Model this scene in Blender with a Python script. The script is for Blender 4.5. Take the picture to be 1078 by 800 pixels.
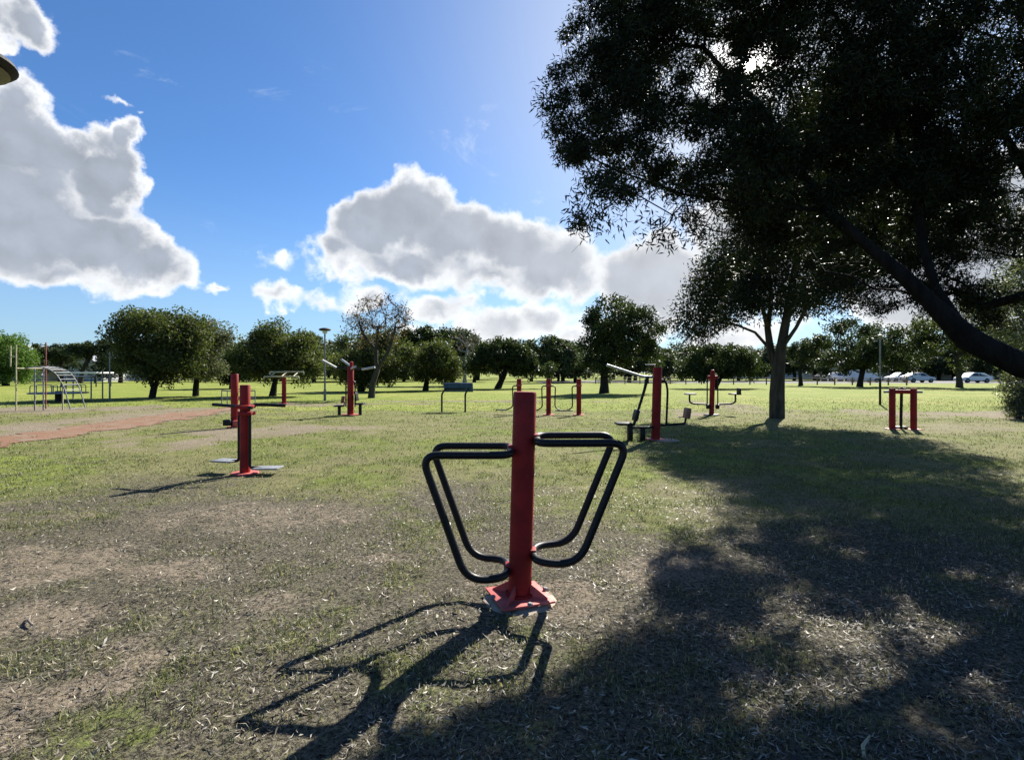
import bpy, bmesh, math, random
import numpy as np
from mathutils import Vector, Matrix
R = math.radians
random.seed(7)
rng = np.random.default_rng(11)

for o in list(bpy.data.objects):
    bpy.data.objects.remove(o)
scene = bpy.context.scene
COL = scene.collection

# ------------------------------------------------------------------ camera
F, HZ, CX, EYE = 560.0, 392.0, 539.0, 1.5          # focal length and horizon of the 1078 px photograph
cam_d = bpy.data.cameras.new("camera")
cam = bpy.data.objects.new("camera", cam_d)
COL.objects.link(cam)
cam.location = (0, 0, EYE)
cam.rotation_euler = (R(90), 0, 0)
cam_d.sensor_width = 36
cam_d.lens = 36 * F / 1078
cam_d.shift_y = -8 / 1078
cam_d.clip_start = 0.05
cam_d.clip_end = 6000
scene.camera = cam

# ------------------------------------------------------------------ sun + sky
SUN = Vector((0.66, 1.08, 1.0)).normalized()          # direction towards the sun
SUN_EL = math.asin(SUN.z)
SUN_AZ = math.atan2(SUN.x, SUN.y)
sd = bpy.data.lights.new("sun", 'SUN')
sd.energy = 5.0
sd.angle = R(0.5)
sd.color = (1.0, 0.95, 0.86)
so = bpy.data.objects.new("sun", sd)
COL.objects.link(so)
so.rotation_euler = (-SUN).to_track_quat('-Z', 'Y').to_euler()
so.location = (20, 60, 60)

scene.view_settings.view_transform = 'Standard'
scene.view_settings.look = 'None'
scene.view_settings.gamma = 1
scene.view_settings.exposure = 1.45
SKY_STRENGTH = 0.05

class NT:
    """tiny node helper"""
    def __init__(s, nt): s.nt = nt; s.nodes = nt.nodes; s.links = nt.links
    def n(s, t, **kw):
        x = s.nodes.new(t)
        for k, v in kw.items(): setattr(x, k, v)
        return x
    def put(s, sock, v):
        if v is None: return
        if hasattr(v, 'is_output'): s.links.new(v, sock)
        else: sock.default_value = v
    def m(s, op, a, b=None, c=None, clamp=False):
        x = s.n('ShaderNodeMath', operation=op, use_clamp=clamp)
        s.put(x.inputs[0], a); s.put(x.inputs[1], b); s.put(x.inputs[2], c)
        return x.outputs[0]
    def vm(s, op, a, b=None, scale=None):
        x = s.n('ShaderNodeVectorMath', operation=op)
        s.put(x.inputs[0], a); s.put(x.inputs[1], b)
        if scale is not None: s.put(x.inputs['Scale'], scale)
        return x.outputs['Value'] if op in ('LENGTH', 'DOT_PRODUCT', 'DISTANCE') else x.outputs['Vector']
    def noise(s, vec, scale, detail=4, rough=0.55, dist=0.0, color=False):
        x = s.n('ShaderNodeTexNoise')
        s.put(x.inputs['Vector'], vec); x.inputs['Scale'].default_value = scale
        x.inputs['Detail'].default_value = detail; x.inputs['Roughness'].default_value = rough
        x.inputs['Distortion'].default_value = dist
        return x.outputs['Color'] if color else x.outputs['Fac']
    def ramp(s, v, lo, hi, a=0.0, b=1.0, smooth=True):
        x = s.n('ShaderNodeMapRange')
        x.interpolation_type = 'SMOOTHSTEP' if smooth else 'LINEAR'
        s.put(x.inputs['Value'], v)
        x.inputs['From Min'].default_value = lo; x.inputs['From Max'].default_value = hi
        x.inputs['To Min'].default_value = a; x.inputs['To Max'].default_value = b
        return x.outputs['Result']
    def mix(s, f, a, b, mode='MIX'):
        x = s.n('ShaderNodeMix', data_type='RGBA', blend_type=mode)
        x.clamp_factor = True
        s.put(x.inputs[0], f)
        for sock, v in ((x.inputs[6], a), (x.inputs[7], b)):
            if isinstance(v, (tuple, list)): v = tuple(v) + ((1.0,) if len(v) == 3 else ())
            s.put(sock, v)
        return x.outputs[2]

def px_dir(px, py):
    """photo pixel -> azimuth, elevation"""
    dx, dz = (px - CX) / F, (HZ - py) / F
    return math.atan(dx), math.atan(dz / math.sqrt(1 + dx * dx))

# the clouds that stood in the sky: x, y, half width, half height (photo pixels, turned into sky angles)
CLOUDS = [
    # big bank on the left
    (10, 135, 70, 62), (60, 165, 62, 52), (108, 190, 48, 52), (20, 225, 110, 85), (100, 255, 70, 52), (150, 274, 52, 30),
    (180, 290, 32, 17), (128, 150, 22, 34), (118, 104, 22, 9), (140, 122, 14, 12), (60, 285, 95, 26), (-120, 220, 120, 110), (-60, 130, 90, 60), (-240, 240, 140, 90),
    (10, 22, 42, 36), (-40, 10, 50, 50),
    # bank in the middle
    (424, 232, 74, 47), (380, 240, 52, 44), (345, 258, 34, 26), (482, 250, 70, 44), (540, 265, 75, 38), (430, 275, 125, 26),
    (520, 292, 100, 22), (590, 285, 60, 36), (400, 310, 42, 18),
    # lower tiers
    (290, 302, 36, 19), (330, 312, 38, 14), (235, 300, 17, 11), (470, 322, 42, 24), (530, 338, 70, 24), (575, 330, 50, 24),
    (610, 352, 60, 20), (470, 348, 60, 12),
    # behind the trees on the right
    (700, 300, 90, 60), (820, 260, 140, 80), (980, 300, 150, 70), (760, 360, 90, 22), (900, 200, 130, 70), (1100, 200, 150, 80),
    (1300, 260, 160, 90),
]
def make_world():
    w = bpy.data.worlds.new("World")
    scene.world = w
    w.use_nodes = True
    T = NT(w.node_tree); T.nodes.clear()
    out = T.n('ShaderNodeOutputWorld'); bg = T.n('ShaderNodeBackground')
    T.links.new(bg.outputs[0], out.inputs[0]); bg.inputs['Strength'].default_value = SKY_STRENGTH
    sky = T.n('ShaderNodeTexSky', sky_type='NISHITA')
    sky.sun_disc = False
    sky.sun_elevation = SUN_EL; sky.sun_rotation = SUN_AZ
    sky.altitude = 0; sky.air_density = 1.0; sky.dust_density = 0.35; sky.ozone_density = 2.5
    d = T.n('ShaderNodeTexCoord').outputs['Generated']
    sep = T.n('ShaderNodeSeparateXYZ'); T.links.new(d, sep.inputs[0])
    az = T.m('ARCTAN2', sep.outputs[0], sep.outputs[1]); el = T.m('ARCSINE', sep.outputs[2])
    cmb = T.n('ShaderNodeCombineXYZ'); T.put(cmb.inputs[0], az); T.put(cmb.inputs[1], el)
    P = cmb.outputs[0]
    w1 = T.vm('SCALE', T.vm('SUBTRACT', T.noise(d, 7, 3, 0.5, color=True), (0.5, 0.5, 0.5)), scale=0.13)
    w2 = T.vm('SCALE', T.vm('SUBTRACT', T.noise(d, 26, 5, 0.6, color=True), (0.5, 0.5, 0.5)), scale=0.055)
    P = T.vm('ADD', P, T.vm('ADD', w1, w2))
    f = None
    for (x, y, rx, ry) in CLOUDS:
        a, e = px_dir(x, y)
        a2, _ = px_dir(x + rx, y); _, e2 = px_dir(x, y - ry)
        q = T.vm('MULTIPLY', T.vm('SUBTRACT', P, (a, e, 0)), (1 / (a2 - a), 1 / (e2 - e), 0))
        g = T.m('MULTIPLY', T.m('SUBTRACT', 1.0, T.vm('LENGTH', q)), min(1.25, max(0.32, ry / 46)))
        f = g if f is None else T.m('SMOOTH_MAX', f, g, 0.16)
    s3 = tuple((Vector((249, 560, 322)).normalized() + Vector((0, 0, 0.6))) * 0.016)
    def puffs(v):
        def vo(sc, sm):
            x = T.n('ShaderNodeTexVoronoi', feature='SMOOTH_F1'); x.inputs['Scale'].default_value = sc; x.inputs['Smoothness'].default_value = sm
            T.put(x.inputs['Vector'], v); return x.outputs['Distance']
        v = T.vm('ADD', v, T.vm('SCALE', T.vm('SUBTRACT', T.noise(v, 30, 3, 0.6, color=True), (0.5, 0.5, 0.5)), scale=0.034))
        a = T.m('MULTIPLY', T.m('SUBTRACT', 0.42, vo(11, 0.5)), 0.75)
        b = T.m('MULTIPLY', T.m('SUBTRACT', 0.42, vo(27, 0.5)), 0.40)
        c = T.m('MULTIPLY', T.m('SUBTRACT', T.noise(v, 45, 6, 0.6), 0.5), 0.32)
        return T.m('ADD', a, T.m('ADD', b, c))
    pA = puffs(d); pB = puffs(T.vm('ADD', d, s3))
    dens = T.m('ADD', f, T.m('MULTIPLY', pA, T.ramp(f, -0.25, 0.2, 1.0, 0.55)))
    alpha = T.ramp(dens, 0.0, 0.24)
    thick = T.ramp(T.m('ADD', f, T.m('MULTIPLY', pA, 0.45)), 0.04, 0.52)
    relief = T.m('MULTIPLY', T.m('SUBTRACT', pA, pB), 0.42)
    core = T.mix(T.ramp(el, 0.04, 0.17), (0.36, 0.375, 0.40), (0.225, 0.25, 0.295))
    ccol = T.mix(thick, (0.63, 0.635, 0.64), core)
    rl = T.m('ADD', 1.0, relief)
    ccol = T.vm('SCALE', ccol, scale=rl)
    ccol = T.vm('SCALE', ccol, scale=0.70 / SKY_STRENGTH)
    # thin high wisps
    wis = T.noise(T.vm('MULTIPLY', d, (1, 1, 2.2)), 5.0, 8, 0.66, 0.6)
    wa = T.m('MULTIPLY', T.ramp(wis, 0.60, 0.78), 0.30)
    alpha = T.m('MAXIMUM', alpha, wa)
    skyc = T.mix(1.0, sky.outputs[0], (0.54, 0.82, 1.13), 'MULTIPLY')
    skyc = T.mix(T.ramp(el, -0.02, 0.34, 0.42, 0.0), skyc, tuple(q / SKY_STRENGTH for q in (0.20, 0.25, 0.31)))
    ca = T.m('MULTIPLY', alpha, T.ramp(el, 0.0, 0.05))
    col = T.mix(ca, skyc, ccol)
    # glow and bright disc painted into the sky, away from the sun lamp's direction
    dot = T.vm('DOT_PRODUCT', d, tuple(Vector((249, 560, 322)).normalized()))
    gl = T.m('POWER', T.m('MAXIMUM', dot, 0.0), 14.0)
    col = T.mix(T.m('MULTIPLY', gl, 0.75), col, tuple(0.35 / SKY_STRENGTH * q for q in (0.97, 0.98, 1.0)))
    halo = T.m('POWER', T.m('MAXIMUM', dot, 0.0), 900.0)
    col = T.mix(T.m('MULTIPLY', halo, 0.8), col, (50, 49, 46))
    disc = T.ramp(dot, math.cos(R(0.7)), math.cos(R(0.2)), 0, 1)
    col = T.mix(disc, col, (300, 290, 260))
    T.links.new(col, bg.inputs[0])
    w.cycles.sampling_method = 'MANUAL'
    w.cycles.sample_map_resolution = 512
make_world()

# ------------------------------------------------------------------ helpers
def gp(px, py):
    """point of the level ground seen at a photo pixel"""
    y = EYE * F / (py - HZ)
    return (px - CX) / F * y, y
def wp(px, py, y):
    """point at depth y seen at a photo pixel"""
    return np.array(((px - CX) / F * y, y, EYE + (HZ - py) / F * y))

def tag(o, label=None, cat=None, group=None, kind=None):
    if label: o['label'] = label
    if cat: o['category'] = cat
    if group: o['group'] = group
    if kind: o['kind'] = kind
    return o
def empty(name, x, y, rz=0.0, z=0.0):
    o = bpy.data.objects.new(name, None)
    o.empty_display_size = 0.2
    COL.objects.link(o); o.location = (x, y, z); o.rotation_euler = (0, 0, rz)
    return o
def copy_tree(o, parent=None):
    c = o.copy(); COL.objects.link(c); c.parent = parent
    for ch in list(o.children): copy_tree(ch, c)
    return c
def link_mesh(name, me, mat, parent=None):
    o = bpy.data.objects.new(name, me)
    if mat: me.materials.append(mat)
    COL.objects.link(o)
    if parent: o.parent = parent
    return o
def np_mesh(name, v, faces):
    """v (n,3); faces (m,k) of one size"""
    me = bpy.data.meshes.new(name)
    v = np.asarray(v, np.float32); faces = np.asarray(faces, np.int32)
    m, k = faces.shape
    me.vertices.add(len(v)); me.vertices.foreach_set('co', v.ravel())
    me.loops.add(m * k); me.loops.foreach_set('vertex_index', faces.ravel())
    me.polygons.add(m); me.polygons.foreach_set('loop_start', np.arange(0, m * k, k, dtype=np.int32))
    me.update(calc_edges=True)
    return me
def fillet(pts, rad, seg=6, closed=False):
    pts = [Vector(p) for p in pts]; n = len(pts); out = []
    for i, p in enumerate(pts):
        if not closed and i in (0, n - 1): out.append(p); continue
        a = pts[i - 1]; b = pts[(i + 1) % n]
        u = (a - p); w = (b - p)
        r = min(rad if not isinstance(rad, (list, tuple)) else rad[i], u.length * 0.49, w.length * 0.49)
        p0 = p + u.normalized() * r; p1 = p + w.normalized() * r
        for k in range(seg + 1):
            t = k / seg
            out.append((1 - t) ** 2 * p0 + 2 * t * (1 - t) * p + t * t * p1)
    return out
class MB:
    def __init__(s): s.v = []; s.f = []
    def add(s, v, f):
        o = len(s.v); s.v += [tuple(p) for p in v]; s.f += [tuple(i + o for i in q) for q in f]; return s
    def box(s, c, size, rot=None, bevel=0.0, seg=2):
        bm = bmesh.new(); bmesh.ops.create_cube(bm, size=1)
        for q in bm.verts: q.co = Vector((q.co.x * size[0], q.co.y * size[1], q.co.z * size[2]))
        if bevel: bmesh.ops.bevel(bm, geom=list(bm.edges), offset=bevel, segments=seg, affect='EDGES', profile=0.5)
        M = Matrix.Translation(c) @ (rot.to_4x4() if rot else Matrix())
        bm.verts.index_update()
        s.add([M @ q.co for q in bm.verts], [[q.index for q in f.verts] for f in bm.faces]); bm.free(); return s
    def tube(s, pts, r, n=10, closed=False, cap=True):
        pts = [Vector(p) for p in pts]; m = len(pts)
        rs = [r] * m if isinstance(r, (int, float)) else list(r)
        vs = []; ref = None
        for i, p in enumerate(pts):
            a = pts[i - 1] if (i or closed) else pts[0]; b = pts[(i + 1) % m] if (i < m - 1 or closed) else pts[-1]
            t = (b - a)
            t = t.normalized() if t.length > 1e-9 else Vector((0, 0, 1))
            if ref is None: ref = t.orthogonal().normalized()
            ref = (ref - t * ref.dot(t))
            ref = ref.normalized() if ref.length > 1e-6 else t.orthogonal().normalized()
            bi = t.cross(ref)
            vs += [p + (ref * math.cos(2 * math.pi * k / n) + bi * math.sin(2 * math.pi * k / n)) * rs[i] for k in range(n)]
        fs = []
        for i in range(m if closed else m - 1):
            j = (i + 1) % m
            for k in range(n): fs.append((i * n + k, i * n + (k + 1) % n, j * n + (k + 1) % n, j * n + k))
        if cap and not closed: fs += [tuple(range(n - 1, -1, -1)), tuple((m - 1) * n + k for k in range(n))]
        return s.add(vs, fs)
    def lathe(s, prof, c=(0, 0, 0), n=24):
        """prof: (radius, z) from bottom to top"""
        vs = []; fs = []
        for (r, z) in prof: vs += [(c[0] + r * math.cos(2 * math.pi * k / n), c[1] + r * math.sin(2 * math.pi * k / n), c[2] + z) for k in range(n)]
        for i in range(len(prof) - 1):
            for k in range(n): fs.append((i * n + k, i * n + (k + 1) % n, (i + 1) * n + (k + 1) % n, (i + 1) * n + k))
        fs += [tuple(range(n - 1, -1, -1)), tuple((len(prof) - 1) * n + k for k in range(n))]
        return s.add(vs, fs)
    def prism(s, prof, depth, M=Matrix()):
        """polygon in XZ, extruded +-depth/2 along Y"""
        n = len(prof)
        vs = [M @ Vector((x, -depth / 2, z)) for x, z in prof] + [M @ Vector((x, depth / 2, z)) for x, z in prof]
        fs = [tuple(range(n)), tuple(range(2 * n - 1, n - 1, -1))] + [(k, k + n, (k + 1) % n + n, (k + 1) % n) for k in range(n)]
        return s.add(vs, fs)
    def build(s, name, mat, parent=None, angle=40):
        me = bpy.data.meshes.new(name); me.from_pydata(s.v, [], s.f)
        bm = bmesh.new(); bm.from_mesh(me); bmesh.ops.recalc_face_normals(bm, faces=bm.faces); bm.to_mesh(me); bm.free()
        me.polygons.foreach_set('use_smooth', [True] * len(me.polygons))
        me.set_sharp_from_angle(angle=R(angle))
        return link_mesh(name, me, mat, parent)

# value noise on arrays
def _hash(ix, iy, seed):
    h = (ix.astype(np.int64) * 374761393 + iy.astype(np.int64) * 668265263 + seed * 974634777) & 0x7fffffff
    h = ((h ^ (h >> 13)) * 1274126177) & 0x7fffffff
    return ((h ^ (h >> 16)) & 0xffff) / 65535.0
def vnoise(x, y, seed=0):
    ix = np.floor(x); iy = np.floor(y); fx = x - ix; fy = y - iy
    fx = fx * fx * (3 - 2 * fx); fy = fy * fy * (3 - 2 * fy)
    a = _hash(ix, iy, seed); b = _hash(ix + 1, iy, seed); c = _hash(ix, iy + 1, seed); d = _hash(ix + 1, iy + 1, seed)
    return (a * (1 - fx) + b * fx) * (1 - fy) + (c * (1 - fx) + d * fx) * fy
def fbm(x, y, scale, oct=4, seed=0, gain=0.5):
    t = 0; a = 1; n = 0
    for k in range(oct):
        t = t + a * vnoise(x * scale * 2 ** k + 17.3 * k, y * scale * 2 ** k - 9.1 * k, seed + k); n += a; a *= gain
    return t / n
def sstep(x, a, b):
    t = np.clip((x - a) / (b - a), 0, 1); return t * t * (3 - 2 * t)

# ------------------------------------------------------------------ materials
def principled(name):
    m = bpy.data.materials.new(name); m.use_nodes = True
    T = NT(m.node_tree); b = T.nodes['Principled BSDF']
    return m, T, b
def coat(name, col, rough=0.45, var=0.25, chips=None, metal=0.0, scale=9.0, bump=0.0):
    m, T, b = principled(name)
    oc = T.n('ShaderNodeTexCoord').outputs['Object']
    n1 = T.noise(oc, scale, 5, 0.6); n2 = T.noise(oc, scale * 6, 4, 0.6)
    dark = tuple(c * (1 - var) for c in col); lite = tuple(min(1, c * (1 + var)) for c in col)
    c = T.mix(T.ramp(n1, 0.3, 0.7), dark, lite)
    if chips: c = T.mix(T.ramp(T.m('ADD', T.m('MULTIPLY', n1, 0.5), T.m('MULTIPLY', n2, 0.5)), 0.60, 0.66), c, chips)
    T.links.new(c, b.inputs['Base Color'])
    T.put(b.inputs['Roughness'], T.ramp(n2, 0.2, 0.8, rough - 0.1, rough + 0.15))
    b.inputs['Metallic'].default_value = metal
    if bump:
        bp = T.n('ShaderNodeBump'); bp.inputs['Strength'].default_value = bump; bp.inputs['Distance'].default_value = 0.01
        T.put(bp.inputs['Height'], n2); T.links.new(bp.outputs[0], b.inputs['Normal'])
    return m
M = {}
M['red'] = coat('red_paint', (0.225, 0.010, 0.009), 0.6, 0.28, chips=(0.17, 0.03, 0.02), scale=5)
M['red'].node_tree.nodes['Principled BSDF'].inputs['Specular IOR Level'].default_value = 0.25
M['old_red'] = coat('weathered_red', (0.20, 0.045, 0.035), 0.7, 0.3)
M['pink'] = coat('faded_red_paint', (0.42, 0.075, 0.065), 0.65, 0.35, chips=(0.26, 0.20, 0.16), scale=7)
M['black'] = coat('black_paint', (0.0045, 0.0045, 0.005), 0.45, 0.3, chips=(0.02, 0.019, 0.018), scale=14)
M['black'].node_tree.nodes['Principled BSDF'].inputs['Specular IOR Level'].default_value = 0.28
M['grey'] = coat('grey_metal', (0.16, 0.165, 0.17), 0.6, 0.25)
M['pale'] = coat('pale_metal', (0.40, 0.41, 0.41), 0.5, 0.2, metal=0.3)
M['plate'] = coat('checker_plate', (0.16, 0.17, 0.18), 0.6, 0.25, scale=20)
M['concrete'] = coat('concrete', (0.30, 0.245, 0.185), 0.9, 0.25, scale=6, bump=0.5)
M['tan'] = coat('worn_seat_tan', (0.24, 0.11, 0.07), 0.6, 0.25)
M['blue'] = coat('blue_paint', (0.022, 0.065, 0.15), 0.85, 0.25, chips=(0.07, 0.12, 0.2))
M['yellow'] = coat('faded_yellow_paint', (0.36, 0.33, 0.20), 0.55, 0.3)
M['white'] = coat('white_paint', (0.78, 0.78, 0.76), 0.5, 0.08)
M['house_wall'] = coat('plaster_wall', (0.52, 0.52, 0.53), 0.9, 0.12, scale=1.2)
M['roof_grey'] = coat('grey_roof', (0.24, 0.25, 0.28), 0.75, 0.2, scale=2.0)
M['roof_pale'] = coat('pale_roof', (0.60, 0.60, 0.60), 0.6, 0.1, scale=1.0)
M['glass'] = coat('window_glass', (0.03, 0.04, 0.05), 0.12, 0.2)
M['rubber'] = coat('rubber', (0.02, 0.02, 0.02), 0.8, 0.2)
M['car_white'] = coat('car_white', (0.75, 0.75, 0.76), 0.25, 0.04)
M['car_silver'] = coat('car_silver', (0.45, 0.46, 0.48), 0.3, 0.05, metal=0.4)
M['car_dark'] = coat('car_dark', (0.05, 0.06, 0.09), 0.25, 0.05)
M['wood'] = coat('weathered_wood', (0.16, 0.13, 0.10), 0.85, 0.3, scale=12)
M['diffuser'] = coat('lamp_diffuser', (0.62, 0.60, 0.54), 0.5, 0.05)
M['sole'] = coat('lamp_underside', (0.20, 0.19, 0.15), 0.6, 0.1)
M['hill'] = coat('hill_scrub_haze', (0.05, 0.075, 0.085), 0.95, 0.35, scale=0.02)  # dark scrub tinted bluish, distance haze painted into its colour

def bark(name, col, scale=1.0):
    m, T, b = principled(name)
    oc = T.n('ShaderNodeTexCoord').outputs['Object']
    st = T.vm('MULTIPLY', oc, (9 * scale, 9 * scale, 2.2 * scale))
    n1 = T.noise(st, 1.6, 6, 0.65, 0.4); n2 = T.noise(oc, 2.2, 3)
    c = T.mix(T.ramp(n1, 0.32, 0.68), tuple(x * 0.45 for x in col), tuple(x * 1.35 for x in col))
    c = T.mix(T.m('MULTIPLY', n2, 0.4), c, tuple(x * 1.5 for x in (col[0], col[0] * 1.08, col[0] * .8)))
    T.links.new(c, b.inputs['Base Color']); b.inputs['Roughness'].default_value = 0.9; b.inputs['Specular IOR Level'].default_value = 0.08
    bp = T.n('ShaderNodeBump'); bp.inputs['Strength'].default_value = 0.9; bp.inputs['Distance'].default_value = 0.03
    T.put(bp.inputs['Height'], n1); T.links.new(bp.outputs[0], b.inputs['Normal'])
    return m
def leafmat(name, a, b_, trans=0.25, rough=0.5):
    m, T, b = principled(name)
    ge = T.n('ShaderNodeNewGeometry'); oc = T.n('ShaderNodeTexCoord').outputs['Object']
    c = T.mix(ge.outputs['Random Per Island'], a, b_)
    n = T.noise(oc, 0.9, 3)
    c = T.mix(T.ramp(n, 0.35, 0.7), c, T.mix(0.5, c, tuple(x * 1.5 for x in b_)))
    T.links.new(c, b.inputs['Base Color']); b.inputs['Roughness'].default_value = rough
    b.inputs['Specular IOR Level'].default_value = 0.10
    tr = T.n('ShaderNodeBsdfTranslucent')
    T.links.new(T.mix(1.0, c, (1.5, 1.7, 0.7), 'MULTIPLY'), tr.inputs[0])
    mx = T.n('ShaderNodeMixShader'); mx.inputs[0].default_value = trans
    T.links.new(b.outputs[0], mx.inputs[1]); T.links.new(tr.outputs[0], mx.inputs[2])
    T.links.new(mx.outputs[0], T.nodes['Material Output'].inputs[0])
    return m
M['bark_dark'] = bark('dark_bark', (0.022, 0.019, 0.017))
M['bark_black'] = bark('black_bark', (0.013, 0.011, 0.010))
M['bark_mid'] = bark('brown_bark', (0.05, 0.042, 0.034), 0.6)
M['bark_pale'] = bark('pale_bark', (0.27, 0.24, 0.21), 0.6)
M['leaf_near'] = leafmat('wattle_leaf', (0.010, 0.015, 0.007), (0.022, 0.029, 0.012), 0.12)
M['leaf_dark'] = leafmat('dark_leaf', (0.020, 0.030, 0.013), (0.042, 0.056, 0.022), 0.2)
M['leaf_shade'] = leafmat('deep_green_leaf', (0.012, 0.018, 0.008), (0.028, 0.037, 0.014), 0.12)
M['leaf_mid'] = leafmat('olive_leaf', (0.032, 0.043, 0.017), (0.080, 0.090, 0.034), 0.28)
M['leaf_grey'] = leafmat('grey_leaf', (0.05, 0.058, 0.040), (0.115, 0.122, 0.085), 0.25)
M['leaf_green'] = leafmat('bright_leaf', (0.045, 0.08, 0.02), (0.085, 0.14, 0.035), 0.3)
M['leaf_brown'] = leafmat('autumn_leaf', (0.07, 0.045, 0.035), (0.12, 0.075, 0.05), 0.25)
M['leaf_far'] = leafmat('distant_leaf', (0.026, 0.036, 0.02), (0.058, 0.070, 0.036), 0.2)

# ------------------------------------------------------------------ ground
def masks(x, y):
    """lawn colours: green, dry, sand (0..1) at points of the ground"""
    nb = fbm(x, y, 0.22, 4, 3); ns = fbm(x, y, 0.9, 4, 21); nf = fbm(x, y, 2.6, 3, 40)
    far = sstep(y, 19, 24)
    mid = sstep(y + 6.0 * (nb - 0.5) + 2.2 * (ns - 0.5), 3.6, 8.0)
    green = 0.13 + 0.36 * mid * (1 - sstep(y, 10, 15)) + 0.26 * sstep(y, 10, 15) + far * 0.9
    green = green + (ns - 0.5) * 1.1 * (1 - 0.8 * far) + (nf - 0.5) * 0.9 * (1 - far) + (nb - 0.5) * 0.6 * (1 - far)
    dry = 0.15 + 0.75 * mid + (nb - 0.5) * 0.7
    sand = sstep(ns * 0.6 + nf * 0.4, 0.58, 0.70) * (0.85 - 0.6 * mid) * (1 - far)
    # bare strip along the red path, the playground and worn patches round the stations
    sand = np.maximum(sand, (1 - sstep(np.abs(x + 12.4 + 0.8 * (nb - .5)), 1.0, 3.6)) * (1 - sstep(y, 20, 24)) * sstep(ns, 0.30, 0.5))
    for (cx, cy, rx, ry, k) in ((-6.6, 13.4, 2.6, 2.4, 0.95), (-19, 21.5, 9, 2.6, 0.9), (-10.5, 24.6, 4.0, 2.0, 0.9), (15.5, 19.2, 3.8, 2.2, 0.9), (-6, 25.5, 6, 1.0, 0.7),
                                (6.4, 19.4, 1.3, 1.7, 0.85), (9.8, 24.0, 1.4, 4.6, 0.7), (-2.6, 27.5, 7, 1.2, 0.8), (2.2, 6.4, 1.6, 1.5, 0.55), (0.1, 3.5, 0.55, 0.45, 0.7),
                                (-2.9, 3.2, 0.7, 0.35, 0.9), (-3.5, 4.2, 0.8, 0.5, 0.8), (-1.6, 3.5, 0.35, 0.25, 0.7), (-2.1, 2.9, 0.3, 0.3, 0.8), (-2.6, 4.1, 0.5, 0.3, 0.8), (-1.0, 4.3, 0.5, 0.25, 0.7), (-2.4, 5.6, 1.4, 0.5, 0.7), (1.15, 4.1, 0.5, 0.35, 0.8), (12.0, 14.5, 1.6, 1.2, 0.6)):
        d = np.sqrt(((x - cx) / rx) ** 2 + ((y - cy) / ry) ** 2) + (ns - 0.5) * 1.7 + (nf - 0.5) * 1.1
        sand = np.maximum(sand, k * (1 - sstep(d, 0.35, 1.25)))
    green = green * (1 - 0.9 * sand)
    return np.clip(green, 0, 1), np.clip(dry, 0, 1), np.clip(sand, 0, 1)
def gheight(x, y):
    near = 1 - sstep(np.hypot(x, y - 4), 9, 16)
    return (0.030 * (fbm(x, y, 1.7, 4, 60) - 0.5) + 0.034 * (fbm(x, y, 8.0, 4, 77) - 0.5)) * near

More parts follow.
